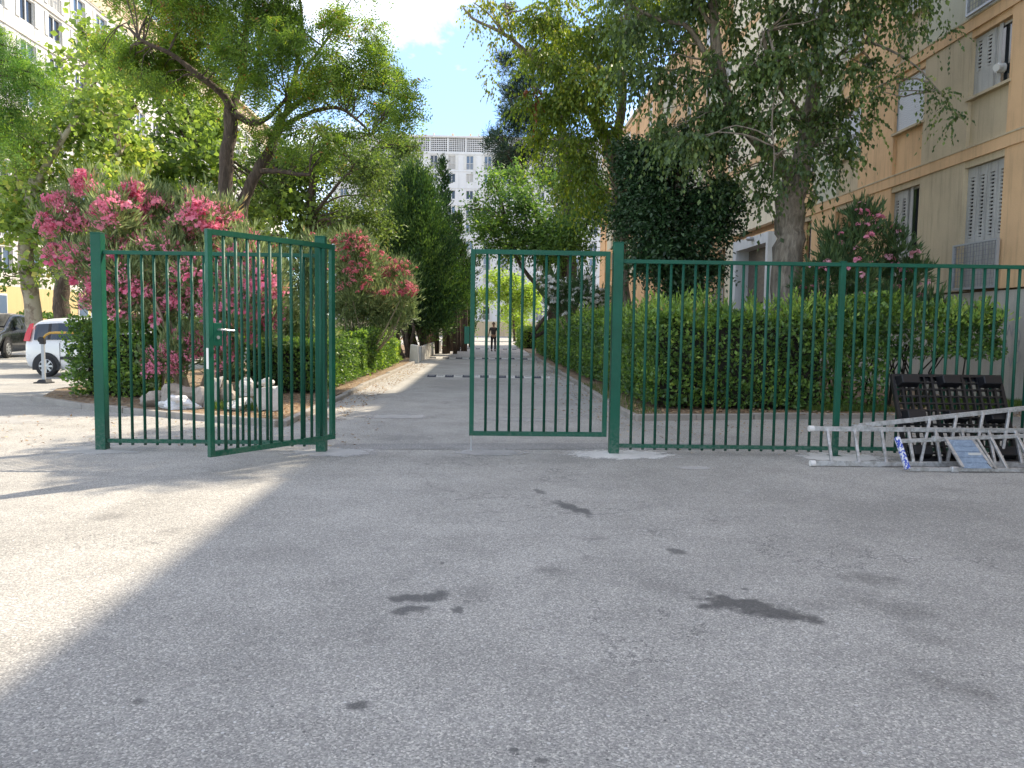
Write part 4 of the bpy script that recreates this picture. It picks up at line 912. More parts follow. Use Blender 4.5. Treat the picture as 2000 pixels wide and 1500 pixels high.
# hedges ----------------------------------------------------------
def snoise(P, s, ph):
    return (np.sin(P[:, 0] * s + ph) * np.cos(P[:, 1] * s * 1.1 + ph * 2) + np.sin(P[:, 2] * s * 1.3 + ph * 3 + P[:, 0] * s * .7)) * .5
def hedge_part(x0, x1, y0, y1, z0, z1, leaf=.06, dens=2.2, aspect=.6, faces='wesnt', bump=.10, topv=.10, tint=.45, round_=.0):
    A = {'w': (y1 - y0) * (z1 - z0), 'e': (y1 - y0) * (z1 - z0), 's': (x1 - x0) * (z1 - z0), 'n': (x1 - x0) * (z1 - z0), 't': (x1 - x0) * (y1 - y0)}
    out = []
    for f in faces:
        n = int(A[f] * dens / (leaf * leaf * aspect * .5))
        u, v = rng.random(n), rng.random(n); dep = rng.random(n) ** 1.6 * .16
        if f == 'w': P = np.stack([x0 + dep, y0 + u * (y1 - y0), z0 + v * (z1 - z0)], 1); nn = (-1, 0, .25)
        if f == 'e': P = np.stack([x1 - dep, y0 + u * (y1 - y0), z0 + v * (z1 - z0)], 1); nn = (1, 0, .25)
        if f == 's': P = np.stack([x0 + u * (x1 - x0), y0 + dep, z0 + v * (z1 - z0)], 1); nn = (0, -1, .25)
        if f == 'n': P = np.stack([x0 + u * (x1 - x0), y1 - dep, z0 + v * (z1 - z0)], 1); nn = (0, 1, .25)
        if f == 't': P = np.stack([x0 + u * (x1 - x0), y0 + v * (y1 - y0), z1 - dep], 1); nn = (0, 0, 1)
        nn = np.array(nn); 
        off = bump * (1.1 * snoise(P, 1.25, 6) + snoise(P, 3.1, 1) + .7 * snoise(P, 7.3, 4) + .5 * snoise(P, 14, 2)); off = np.maximum(off, -.10); P = P + nn * off[:, None]
        hgt = (P[:, 2] - z0) / (z1 - z0); P[:, 2] += topv * hgt * (snoise(P * np.array([1, 1, 0]), 2.2, 5) + .6 * snoise(P * np.array([1, 1, 0]), 6, 7))
        D = norm(nn * .5 + rdir(n) * 1.0 + np.array([0, 0, .3])); N = norm(nn * .4 + rdir(n, .3))
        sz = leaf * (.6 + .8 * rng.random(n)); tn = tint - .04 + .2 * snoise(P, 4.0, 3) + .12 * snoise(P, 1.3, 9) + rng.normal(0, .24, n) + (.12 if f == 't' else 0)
        out.append((P, D, N, sz, sz * aspect, tn))
    return [np.concatenate([o[i] for o in out]) for i in range(6)]
def shoots(x0, x1, y0, y1, z, n, leaf=.07):
    X = np.stack([rng.uniform(x0, x1, n), rng.uniform(y0, y1, n), z + rng.normal(0, .09, n)], 1); rows = np.concatenate([X, np.full((n, 1), .07), np.full((n, 1), .07), rng.uniform(.08, .2, (n, 1)), rng.uniform(.6, 1.0, (n, 1))], 1)
    return sprays(rows, 'up', k=6, ls=.2, leaf=leaf, aspect=.5, dens=.5, up=1.0, droop=0)
def hedge(label, base, parts, cores, group='clipped hedges', stems=None, lm=None):
    t = thing('clipped_hedge', label, 'hedge', base, 0, group); A = [np.concatenate([p[i] for p in parts]) for i in range(6)]
    link('foliage', leaf_mesh('foliage', A[0] - np.array(base), A[1], A[2], A[3], A[4], A[5], lm or m_l_hedge), t)
    mb = MB()
    for c in cores: mb.box(*c)
    if stems:
        for p in stems: mb.tube(*p)
    mb.build('twigs', m_core, t, world=True)  # core boxes paint the dark leaf gaps; only the tubes are real stems
    return t
S = []
for i in range(26):
    x = rng.uniform(5.8, 9.3); y = 13.9 + rng.uniform(0, .8); a = (x, y, 0); m_ = (x + rng.normal(0, .12), y, .45 + rng.random() * .3); e = (x + rng.normal(0, .35), y + rng.normal(0, .1), 1.25)
    S.append(([a, m_, e], [.022, .017, .009], 5))
hedge('tall clipped hedge turning the corner from the lane to run behind the long fence panel', (2.7, 13.2, 0), [
    hedge_part(2.85, 7.0, 13.25, 14.6, .12, 1.70, .078, 2.0, faces='st', bump=.13, topv=.2), hedge_part(6.9, 9.35, 13.6, 14.9, 1.0, 1.92, .08, 1.9, faces='stewn'), hedge_part(5.6, 7.2, 13.45, 14.5, .7, 1.9, .078, 1.8, faces='st'),
    hedge_part(2.85, 4.1, 13.25, 20, .15, 1.72, .075, 2.0, faces='wt'), hedge_part(2.75, 3.9, 20, 30, .15, 1.85, .085, 1.7, faces='wt'), hedge_part(2.75, 3.9, 30, 42, .15, 1.7, .12, 1.6, faces='wtn', topv=.14), shoots(2.9, 9.2, 13.3, 14.3, 1.76, 130), shoots(2.9, 3.9, 14, 26, 1.76, 110)],
    [(3.02, 5.9, 13.42, 14.5, .15, 1.66), (3.02, 4.0, 14.5, 42, .15, 1.6)], stems=S)
hedge('low clipped hedge beyond the tall one, where the lane ends', (2.9, 54, 0), [hedge_part(2.4, 4.2, 52, 60, .1, 1.35, .15, 1.6, faces='wst', tint=.7)], [(2.6, 4.1, 52.2, 60, .1, 1.2)])
hedge('dense box hedge beside the gate post in front of the bicycle', (-7.1, 14.7, 0), [hedge_part(-7.62, -6.25, 14.3, 15.6, .12, 1.44, .075, 2.0, faces='wset', bump=.14, tint=.55, aspect=.7)], [(-7.4, -6.4, 14.5, 15.5, .1, 1.22)])
hedge('clipped hedge along the kerb with a stepped, lighter green far end', (-3.9, 20, 0), [hedge_part(-5.0, -3.35, 15.6, 21, .12, 1.12, .07, 1.9, faces='est', tint=.40), hedge_part(-4.6, -3.3, 21, 27.5, .12, 1.30, .09, 1.7, faces='est', tint=.5), hedge_part(-4.2, -3.35, 27.5, 30.4, .15, .95, .10, 1.7, faces='est', tint=.78)],
      [(-4.85, -3.52, 15.8, 21, .1, .96), (-4.45, -3.5, 21, 27.4, .1, 1.1), (-4.1, -3.5, 27.4, 30.2, .1, .8)])
hedge('long low dark hedge at the foot of the yellow wall behind the cars', (-22, 52, 0), [hedge_part(-30, -10, 50, 51.5, .1, 1.75, .22, 1.5, faces='st', tint=.25)], [(-29.8, -10.2, 50.3, 51.4, 0, 1.5)])

# litter and grass -------------------------------------------------
def litter(name, n, fn, size, z, m, label, kind='stuff', up=False):
    P = np.array([fn() for _ in range(n)]); P = np.concatenate([P, np.full((n, 1), z)], 1)
    if up: D = norm(rdir(n) * .35 + np.array([0, 0, 1.0])); N = rdir(n); sz = size * (.5 + rng.random(n)); W = sz * .10
    else:
        P[:, 2] += rng.random(n) * .012; D = rdir(n, 0, .25); N = norm(np.array([0, 0, 1.0]) + rdir(n) * .35); sz = size * (.5 + rng.random(n)); W = sz * .55
    return tag(link(name, leaf_mesh(name, P, D, N, sz, W, rng.random(n), m)), label, kind=kind)
def in_left():
    while True:
        x, y = rng.uniform(-8.2, -3.0), 11.3 + abs(rng.normal(0, 3.2))
        if y > 11.4 + max(0, -3.2 - x) * .62: return (x, y)
litter('leaf_litter', 2600, in_left, .05, .075, m_litter, 'dry brown leaves scattered over the soil under the oleanders')
litter('leaf_litter', 1500, lambda: (rng.uniform(-2.98, -2.2) + 0 * 1, rng.uniform(11.5, 30)), .045, .006, m_litter, 'dry leaves gathered in the gutter along the kerb')
litter('leaf_litter', 2600, lambda: (rng.uniform(2.5, 10), 12.4 + rng.uniform(0, 1.6) + .13), .05, .075, m_litter, 'dry leaves on the soil at the foot of the tall hedge')
litter('leaf_litter', 900, lambda: (rng.uniform(1.8, 10), 12.1 - abs(rng.normal(0, 1.3))), .035, .004, m_litter, 'dry leaves blown on the asphalt behind the long fence')
litter('leaf_litter', 1100, lambda: (2.3 - abs(rng.normal(0, .5)), rng.uniform(12, 40)), .05, .004, m_litter, 'dry leaves along the shaded kerb of the lane')
litter('leaf_litter', 420, lambda: (rng.uniform(-8, -1.5), 9 + rng.uniform(0, 3)), .04, .004, m_litter, 'few dry leaves on the asphalt in front of the oleander')
litter('grass', 5200, lambda: (rng.uniform(8.2, 10.4), rng.uniform(13.5, 15.2)), .13, .06, m_l_grass, 'green grass tufts at the foot of the plinth', up=True)
litter('grass', 2600, lambda: (rng.uniform(5.6, 7.2), rng.uniform(13.1, 13.9)), .10, .06, m_l_grass, 'grass growing under the bare end of the hedge', up=True)
litter('grass', 1500, lambda: (rng.uniform(2.4, 2.9), rng.uniform(12.4, 19)), .07, .06, m_l_grass, 'short grass between kerb and hedge', up=True)
litter('grass', 900, lambda: (rng.uniform(-4.4, -3.7), rng.uniform(12.3, 13.1)), .13, .06, m_l_grass, 'yellow-green weeds among the stones', up=True)
# ---------------------------------------------------------------- fence and gates
POST_H = 2.44
def post_mesh(h, w, name='post'):
    mb = MB(); mb.box(-w / 2, w / 2, -w / 2, w / 2, -.02, h); mb.box(-w / 2 - .003, w / 2 + .003, -w / 2 - .003, w / 2 + .003, h - .001, h + .012)
    return mb.mesh(name, m_green)
def bevel(o, w=.006):
    m = o.modifiers.new('bevel', 'BEVEL'); m.width = w; m.segments = 2; m.limit_method = 'ANGLE'; return o
pm = post_mesh(POST_H, .115)
for x, y, lab, g in ((-4.38, 8.86, 'tall green square post at the outer end of the left fence panel', 0), (-1.89, 8.84, 'tall green hinge post of the gate leaf that stands open', 0), (1.50, 8.90, 'tall green hinge post between the closed gate leaf and the long fence', 0)):
    t = thing('gate_post', lab, 'gate post', (x, y, 0), 0, 'tall green gate posts'); bevel(link('post', pm, t))
def pin(t, x, y, z, dx):
    mb = MB(); mb.tube([(0, 0, 0), (dx, 0, 0)], .011, 8); mb.tube([(dx, 0, -.035), (dx, 0, .035)], .016, 10); mb.lathe([(0, .012), (.017, .012), (.017, -.012), (0, -.012)], (dx * .5, 0, 0), 6, 'z')
    return link('hinge_pin', mb.mesh('hinge_pin', m_galv), t, (x, y, z))
def panel(label, x0, x1, y0, y1, nb, z0=.10, z1=2.235, end=False):
    """rails and round bars of one fence panel"""
    L_ = math.hypot(x1 - x0, y1 - y0); t = thing('bar_fence', label, 'fence', (x0, y0, 0), math.atan2(y1 - y0, x1 - x0), 'green bar fences')
    rm = MB().box(0, L_, -.022, .022, -.022, .022).mesh('rail', m_green)
    for z in (z0, z1): bevel(link('rail', rm, t, (0, 0, z)), .004)
    bm = MB().tube([(0, 0, z0 - .045), (0, 0, z1 - .02)], .0165, 10).mesh('bar', m_green2, True)
    for i in range(nb): link('bar', bm, t, (L_ * (i + 1) / (nb + 1) + rng.normal(0, .0015), 0, 0), (rng.normal(0, .0009), rng.normal(0, .0009), 0))
    return t
panel('short green bar fence panel in front of the big pink oleander', -4.32, -1.95, 8.86, 8.85, 16)
p1 = panel('green bar fence panel in front of the tall hedge, next to the closed gate leaf', 1.56, 4.08, 8.90, 8.84, 17, .09, 2.235)
p2 = panel('green bar fence panel behind the ladders and the black pallet', 4.14, 6.72, 8.84, 8.78, 18, .09, 2.235)
panel('green bar fence panel carrying the fence on past the ladders', 6.78, 9.4, 8.78, 8.72, 18, .09, 2.235)
for x, y in ((4.11, 8.84), (6.75, 8.78)):
    t = thing('fence_post', 'slim green post carrying the long fence ' + ('beside the left end of the ladders' if x < 5 else 'farther along behind the ladders'), 'fence post', (x, y, 0), 0, 'slim green fence posts')
    bevel(link('post', post_mesh(2.262, .062), t)); MB().box(-.07, .07, -.06, .06, 0, .006).build('base_plate', m_green2, t)
def leaf(label, hinge, ang, W_=1.62, z0=.20, z1=2.34, nb=10):
    """framed gate leaf; x runs from the hinge to the free edge"""
    t = thing('gate_leaf', label, 'gate', (hinge[0], hinge[1], 0), ang, 'green gate leaves'); s = .052
    st = MB().box(-s / 2, s / 2, -s / 2, s / 2, z0, z1).mesh('stile', m_green)
    bevel(link('stile', st, t, (s / 2, 0, 0)), .004); bevel(link('stile', st, t, (W_ - s / 2, 0, 0)), .004)
    rl = MB().box(s, W_ - s, -s / 2 + .002, s / 2 - .002, -s / 2, s / 2).mesh('rail', m_green)
    for z in (z0 + s / 2, z1 - s / 2): link('rail', rl, t, (0, 0, z))
    bm = MB().tube([(0, 0, z0 + s - .01), (0, 0, z1 - s + .01)], .0165, 10).mesh('bar', m_green2, True)
    for i in range(nb): link('bar', bm, t, (s + (W_ - 2 * s) * (i + 1) / (nb + 1), 0, 0))
    return t
# closed leaf: hinges at the right post, free edge towards the opening
gl = leaf('closed green gate leaf with a steel drop bolt under its free corner', (1.405, 8.86), PI, 1.60)
pin(gl, -.055, 0, 2.31, -.03 + .0); pin(gl, -.05, 0, .23, -.03)
mb = MB(); mb.box(1.605, 1.665, -.022, .022, 1.26, 1.46); bevel(mb.build('lock_keep', m_green, gl), .004)
mb = MB(); mb.tube([(1.575, -.035, .02), (1.575, -.035, .52)], .0075, 8); mb.tube([(1.575, -.035, .52), (1.575, -.075, .52)], .0075, 8); mb.build('drop_bolt', m_galv, gl)
mb = MB(); mb.box(1.555, 1.595, -.05, -.026, .26, .30); mb.box(1.555, 1.595, -.05, -.026, .42, .46); mb.build('bolt_guide', m_green2, gl)
# open leaf swings towards the camera in front of its own post
ol = leaf('open green gate leaf swung towards the camera, steel lever handle and lock box on it', (-1.72, 8.70), math.atan2(7.40 - 8.70, -2.66 + 1.72), 1.60, .17, 2.345)
pin(ol, -.03, 0, 2.32, .03); pin(ol, -.03, 0, .22, .03)
mb = MB(); mb.box(1.455, 1.548, -.028, .028, 1.24, 1.46); bevel(mb.build('lock_box', m_green, ol), .004)
mb = MB()
for sd in (-1, 1):
    mb.tube([(1.50, sd * .028, 1.395), (1.50, sd * .075, 1.395), (1.47, sd * .082, 1.393), (1.36, sd * .082, 1.385)], [.010, .010, .010, .009], 8); mb.lathe([(0, sd * .034), (.016, sd * .034), (.018, sd * .028)], (1.50, 0, 1.32), 12, 'y')
mb.build('lever_handle', m_galv, ol)
MB().box(1.6005, 1.602, -.018, .018, 1.02, 1.22).build('sticker', m_sticker, ol)

# ---------------------------------------------------------------- ladders and pallet
def ladder_section(root, A0, A1, B0, B1, ts, w=.052, th=.024, rr=.017, mats=(None,)):
    """two rails (A lower, B upper) and rungs at fractions ts along them, coordinates in the world"""
    o = np.array(origin(root)); A0, A1, B0, B1 = [np.array(p, float) for p in (A0, A1, B0, B1)]
    for a, b in ((A0, A1), (B0, B1)):
        mb = MB(); mb.bar(a - o, b - o, th, w); bevel(mb.build('rail', m_alu, root), .004)
    for t_ in ts:
        a = A0 + (A1 - A0) * t_[0]; b = B0 + (B1 - B0) * t_[1]
        mb = MB(); mb.bar(a - o, b - o, .03, .03, up=(1, 0, 0)); bevel(mb.build('rung', m_alu, root), .004)
lad = thing('extension_ladder', 'long two-part aluminium ladder lying on its edge against the pallet and fence', 'ladder', (3.6, 8.1, 0), 0, 'aluminium ladders')
A0, A1, B0, B1 = (3.55, 8.12, .035), (7.3, 8.10, .035), (3.58, 8.26, .395), (7.4, 8.26, .395)
ts = [((.20 + .30 * i) / 3.75, (.165 + .30 * i) / 3.8) for i in range(12)]
ladder_section(lad, A0, A1, B0, B1, ts)
A0, A1, B0, B1 = (4.20, 8.16, .03), (7.4, 8.18, .045), (4.12, 8.31, .425), (7.4, 8.33, .80)
ts = [((.55 + .30 * i) / 3.2, (.80 + .30 * i) / 3.28) for i in range(8)]
ladder_section(lad, A0, A1, B0, B1, ts)
for p in ((4.20, 8.14, .02), (4.14, 8.285, .41)):
    mb = MB(); mb.box(p[0] - .10 - 3.6, p[0] + .10 - 3.6, p[1] - 8.1 - .035, p[1] - 8.1 + .035, max(p[2] - .04, .0), p[2] + .03); bevel(mb.build('bracket', m_alu, lad), .008)
for p in ((3.53, 8.12, .035), (3.56, 8.26, .395)):
    mb = MB(); mb.tube([(p[0] - 3.6 - .02, p[1] - 8.1, p[2]), (p[0] - 3.6 + .035, p[1] - 8.1, p[2])], .033, 10); mb.build('end_cap', m_sticker, lad)
stp = thing('platform_ladder', 'aluminium step ladder lying on its side, blue painted end bar and grey slatted platform', 'ladder', (4.45, 7.85, 0), 0, 'aluminium ladders')
A0, A1, B0, B1 = (4.45, 7.84, .03), (7.2, 7.86, .03), (4.43, 8.02, .30), (7.2, 8.04, .44)
ladder_section(stp, A0, A1, B0, B1, [(.385, .36), (.49, .465), (.595, .57), (.70, .675), (.80, .78)], w=.042)
mb = MB(); mb.bar((4.43 - 4.45, -.015, .03), (4.40 - 4.45, .175, .34), .045, .05, up=(1, 0, 0)); bevel(mb.build('end_bar', m_alu_b, stp), .006)
for q in ((4.93, 7.84, .03), (4.83, 8.02, .325)):
    mb = MB(); mb.box(q[0] - 4.45 - .04, q[0] - 4.45 + .04, q[1] - 7.85 - .028, q[1] - 7.85 + .028, max(q[2] - .032, .0), q[2] + .032); bevel(mb.build('joint', m_alu, stp), .012)
m_plat = mat('platform_board', (.20, .26, .34), .6); _k = NT(m_plat); _n = _k.noise(_k.scale(_k.pos(), (9, 9, 9)), 1, 6, .8, 2); _k.color(_k.ramp(_n, [(.3, (.12, .16, .22)), (.6, (.26, .33, .42))]))
a = np.array((5.02 - 4.45, -.02, .055)); b = np.array((4.93 - 4.45, .16, .325)); e = np.array((.30, 0, .0))
for i in range(5):
    p = a + (b - a) * (i / 5 + .012); q = a + (b - a) * ((i + 1) / 5 - .012)
    mb = MB(); mb.prism([p, p + e, q + e * .93, q], (0, -.018, -.010)); mb.build('board', m_plat, stp)
for sx in (-.012, 1.03):
    mb = MB(); mb.bar(a + e * sx, b + e * (sx * .93), .02, .03, up=(1, 0, 0)); mb.build('platform_edge', m_alu, stp)
mb = MB(); mb.bar((5.36 - 4.45, -.03, .045), (5.26 - 4.45, .15, .335), .022, .022, up=(1, 0, 0)); mb.build('strut', m_alu, stp)
mb = MB(); mb.box(.66, .80, -.0, .012, .175, .20); q_ = mb.build('latch', m_frame, stp); q_.location = (0, .045, 0)

# black plastic pallet leaning on the fence, underside towards the camera
pal = thing('plastic_pallet', 'black plastic grid pallet leaning against the green fence behind the ladders', 'pallet', (4.66, 8.30, .0), rad(-1.2))
tilt = bpy.data.objects.new('deck', None)
PW, PH, PD = 1.24, 1.0, .14
lean = rad(24)
def pl(x, z, d):   # x across, z up the pallet, d out of its underside (towards the camera) -> local
    return (x, z * math.sin(lean) - d * math.cos(lean), z * math.cos(lean) + d * math.sin(lean) + .04)
def pbox(mb, x0, x1, z0, z1, d0, d1):
    b = len(mb.v); mb.v += [pl(*p) for p in ((x0, z0, d0), (x1, z0, d0), (x1, z1, d0), (x0, z1, d0), (x0, z0, d1), (x1, z0, d1), (x1, z1, d1), (x0, z1, d1))]
    for f in ((0, 1, 2, 3), (4, 7, 6, 5), (0, 4, 5, 1), (1, 5, 6, 2), (2, 6, 7, 3), (3, 7, 4, 0)): mb.f.append(tuple(b + i for i in f)); mb.m.append(0)
ob = bpy.data.objects
for i in range(15):
    mb = MB(); x = PW * i / 14; w = .018 if i in (0, 14) else (.013 if i % 2 else .008); pbox(mb, x - w, x + w, 0, PH, 0, .045); mb.build('rib', m_black, pal)
for i in range(13):
    mb = MB(); z = PH * i / 12; w = .016 if i in (0, 12) else .007; pbox(mb, -.016, PW + .016, z - w, z + w, .001, .046); mb.build('rib', m_black, pal)
mb = MB()
pbox(mb, 0, PW, 0, .06, -.012, 0); pbox(mb, 0, PW, .48, .52, -.0125, .0005); pbox(mb, 0, PW, .95, PH, -.013, -.0005)
mb.build('deck', m_black, pal)
for ix in range(3):
    for iz in range(3):
        cx = (.15, PW / 2, PW - .15)[ix]; cz = (.09, .5, PH - .075)[iz]; mb = MB(); hw, hh = .125, .068
        b0 = [pl(cx - hw, cz - hh, .03), pl(cx + hw, cz - hh, .03), pl(cx + hw, cz + hh, .03), pl(cx - hw, cz + hh, .03)]; b1 = [pl(cx - hw * .8, cz - hh * .7, PD), pl(cx + hw * .8, cz - hh * .7, PD), pl(cx + hw * .8, cz + hh * .7, PD), pl(cx - hw * .8, cz + hh * .7, PD)]
        mb.v += b0 + b1
        for f in ((0, 1, 2, 3), (4, 7, 6, 5), (0, 4, 5, 1), (1, 5, 6, 2), (2, 6, 7, 3), (3, 7, 4, 0)): mb.f.append(f); mb.m.append(0)
        bevel(mb.build('foot', m_black, pal), .008)

# ---------------------------------------------------------------- stones, rubble, low wall
def rock(name, label, c, s, m, seed, group='stones and rubble in the planting bed', rz=0.0, sub=3, amp=.22, flat=False):
    import bmesh
    bm = bmesh.new(); r = np.random.default_rng(seed)
    if flat: bmesh.ops.create_cube(bm, size=1.9); bmesh.ops.subdivide_edges(bm, edges=bm.edges[:], cuts=4, use_grid_fill=True)
    else: bmesh.ops.create_icosphere(bm, subdivisions=sub, radius=1)
    ph = r.uniform(0, 6, 6)
    for v in bm.verts:
        p = v.co; k = 1 + amp * (math.sin(p.x * 2.3 + ph[0]) * math.cos(p.y * 2.7 + ph[1]) + .6 * math.sin(p.z * 4 + ph[2] + p.x * 3) + .35 * math.sin(p.x * 7 + ph[3]) * math.sin(p.y * 8 + ph[4])) * (.45 if flat else 1)
        v.co = p * k
        v.co.x = round(v.co.x * 3.1) / 3.1 * .45 + v.co.x * .55; v.co.z = round(v.co.z * 2.7) / 2.7 * .5 + v.co.z * .5
    me = bpy.data.meshes.new(name); bm.to_mesh(me); bm.free(); me.materials.append(m)
    return tag(link(name, me, None, c, (r.normal(0, .12), r.normal(0, .12), rz), s), label, 'stone' if 'bag' not in name else 'bag', group)
rocks = [('rock', 'wide flat brown boulder behind the fence bars', (-5.05, 13.1, .22), (.42, .25, .20), m_rock, 1), ('rock', 'squat brown stone at the end of the rubble near the box hedge', (-5.6, 13.0, .16), (.24, .2, .14), m_rock, 2),
         ('rock', 'rough brown stone right of the upright white rubble block', (-4.32, 12.9, .26), (.16, .18, .22), m_rock, 3), ('rock', 'flat pale stone in front of the white rubble pile', (-3.95, 12.45, .14), (.25, .16, .11), m_rock_w, 4),
         ('rock', 'small dark stone beside the boulder', (-4.72, 12.9, .2), (.16, .15, .18), m_rock, 9), ('rock', 'lumpy white stone on top of the pale block', (-3.62, 12.75, .50), (.11, .10, .07), m_rock_w, 10), ('rock', 'jagged white stone leaning on the square block', (-3.92, 12.72, .40), (.15, .12, .17), m_rock_w, 11)]
for n_, l_, c, s, m, sd in rocks: rock(n_, l_, c, s, m, sd, rz=sd)
rock('concrete_block', 'pale grey square concrete block at the right end of the rubble', (-3.50, 12.45, .25), (.19, .17, .19), m_rock_w, 21, flat=True, rz=.25, amp=.14)
rock('rubble_block', 'upright white rubble block seen just beside the open leaf edge', (-4.50, 12.75, .32), (.11, .10, .25), m_rock_w, 22, flat=True, amp=.3, rz=.3)
# crumpled white plastic sheet
m_bag = mat('white_plastic', (.72, .72, .72), .35)
bagm = []
for i, (lab, c, s) in enumerate((('crumpled white plastic sheet lying in front of the flat boulder', (-4.95, 12.55, .14), (.24, .12, .09)), ('small torn white plastic scrap beside the crumpled sheet', (-5.12, 12.6, .12), (.14, .08, .05)))):
    o = rock('plastic_bag', lab, c, s, m_bag, 40 + i, group='plastic waste in the planting bed', sub=4, amp=.75, rz=.3 - i * .9); o['category'] = 'plastic sheet'
# low white concrete wall on the kerb line: first block, then slabs
t = thing('concrete_block', 'white concrete block standing at the near end of the low slab wall', 'block', (-2.86, 30.9, 0)); mb = MB()
mb.prism([(-.22, -.3, 0), (.16, -.3, 0), (.12, -.26, .70), (-.18, -.26, .74)], (0, .55, 0)); bevel(mb.build('block', m_white_conc, t), .02)
lw = thing('low_wall', 'low white wall of upright concrete slabs between the conifers and the lane', 'low wall', (-2.85, 40, 0))
sm = MB(); sm.prism([(-.07, -.74, 0), (.07, -.74, 0), (.045, -.74, .62), (-.045, -.74, .62)], (0, 1.48, 0)); smm = sm.mesh('slab', m_white_conc)
for i in range(10): bevel(link('slab', smm, lw, (rng.normal(0, .015), -7.1 + 1.52 * i, rng.normal(-.01, .015)), (0, rng.normal(0, .02), rng.normal(0, .012))), .012)

# ---------------------------------------------------------------- cars
m_car_w = mat('car_white', (.74, .74, .73), .28, 0, .6); m_car_d = mat('car_charcoal', (.045, .047, .048), .22, .4, .6)
for _m in (m_car_w, m_car_d): _m.node_tree.nodes['Principled BSDF'].inputs['Coat Weight'].default_value = .6
m_cglass = mat('car_glass', (.02, .025, .025), .05, 0, .9); m_red = mat('tail_lamp_red', (.55, .015, .015), .2); m_lamp = mat('head_lamp', (.6, .62, .64), .15, .3); m_rim = mat('wheel_trim', (.48, .49, .50), .35, .7); m_trim = mat('black_trim', (.015, .015, .017), .6)
def car(label, loc, rz, paint, L_=3.66, W_=1.64, H_=1.56, prof=None, wheels=(.62, 2.92), R=.29):
    """car along local x, rear at x=0; lofted from cross-sections"""
    t = thing('parked_car', label, 'car', loc, rz, 'cars parked by the lane'); hw = W_ / 2
    # station: x, z sill, z belt, z roof, half-width factor, roof half-width factor
    mb = MB(); rings = []
    for (x, zs, zb, zr, f, g) in prof:
        ring = [(x, hw * f * .90, zs), (x, hw * f, zs + .12), (x, hw * f, (zs + zb) / 2), (x, hw * f * .985, zb - .04), (x, hw * f * .955, zb), (x, hw * (f * .955 * .25 + g * .75), zb + (zr - zb) * .72), (x, hw * g * .93, zr - .035), (x, hw * g * .72, zr - .004), (x, 0, zr + .012)]
        rings.append(ring)
    n = len(rings[0])
    for s in (1, -1):
        b = len(mb.v)
        for r in rings: mb.v += [(p[0], p[1] * s, p[2]) for p in r]
        for i in range(len(rings) - 1):
            for j in range(n - 1):
                q = (b + i * n + j, b + (i + 1) * n + j, b + (i + 1) * n + j + 1, b + i * n + j + 1); mb.f.append(q if s > 0 else q[::-1]); mb.m.append(0)
        for e in (0, len(rings) - 1):
            q = tuple(b + e * n + j for j in range(n)); mb.f.append(q if (e == 0) == (s > 0) else q[::-1]); mb.m.append(0)
    body = mb.build('body', paint, t, smooth=True)
    import bmesh
    bm = bmesh.new(); bm.from_mesh(body.data); bmesh.ops.remove_doubles(bm, verts=bm.verts, dist=.0005); bmesh.ops.recalc_face_normals(bm, faces=bm.faces); bm.to_mesh(body.data); bm.free()
    sub = body.modifiers.new('smooth', 'SUBSURF'); sub.levels = sub.render_levels = 2
    def station(x):
        for a, b in zip(prof[:-1], prof[1:]):
            if a[0] <= x <= b[0]:
                u = (x - a[0]) / (b[0] - a[0]); return [a[i] + (b[i] - a[i]) * u for i in range(6)]
        return prof[-1]
    def side(x, k, s, out=.035):  # k 0 belt .. 1 roof
        _, zs, zb, zr, f, g = station(x); y0, z0 = hw * f * .955, zb; y1, z1 = hw * g * .93, zr - .035
        return (x, s * (y0 + (y1 - y0) * k + out), z0 + (z1 - z0) * k)
    return t, side, station, hw
WP = [(.0, .38, .86, 1.00, .80, .72), (.06, .30, .88, 1.12, .92, .76), (.18, .25, .92, 1.36, .96, .80), (.36, .23, .94, 1.52, .98, .83), (.9, .20, .95, 1.56, 1, .85), (1.7, .19, .95, 1.57, 1, .85), (2.3, .19, .94, 1.54, 1, .84), (2.62, .19, .94, 1.40, 1, .82), (2.95, .20, .94, 1.16, .99, .82), (3.1, .21, .92, 1.00, .98, .84), (3.4, .23, .84, .88, .94, .82), (3.6, .28, .74, .76, .84, .74), (3.66, .34, .62, .64, .74, .66)]
def wheel(t, x, y, R, s):
    mb = MB(); mb.lathe([(R * .62, -.085), (R * .93, -.085), (R, -.06), (R, .06), (R * .93, .085), (R * .62, .085)], (0, 0, 0), 28, 'y'); w = mb.build('wheel', m_tyre, t, smooth=True); w.location = (x, y, R)
    rm = MB(); rm.lathe([(R * .64, s * .086), (R * .60, s * .094), (R * .58, s * .078)], (0, 0, 0), 28, 'y'); rm.lathe([(0, s * .094), (R * .16, s * .09), (R * .18, s * .07)], (0, 0, 0), 16, 'y')
    for k in range(8):
        a = 2 * PI * k / 8; rm.bar((R * .15 * math.cos(a), s * .080, R * .15 * math.sin(a)), (R * .60 * math.cos(a), s * .080, R * .60 * math.sin(a)), R * .17, .02, up=(0, 1, 0))
    link('wheel_trim', rm.mesh('wheel_trim', m_rim), w)
    dd = MB(); dd.lathe([(0, s * .055), (R * .62, s * .055)], (0, 0, 0), 24, 'y'); link('brake_disc', dd.mesh('brake_disc', m_trim), w)
def arch(t, x, y, R, s):
    mb = MB(); n = 18; r0, r1 = R * 1.02, R * 1.22
    P = [(x + r1 * math.cos(PI * i / n), y + s * .006, R + r1 * math.sin(PI * i / n)) for i in range(n + 1)]
    mb.poly(P + [(x - r1, y + s * .006, R * .62), (x + r1, y + s * .006, R * .62)]); mb.build('wheel_arch', m_trim, t)
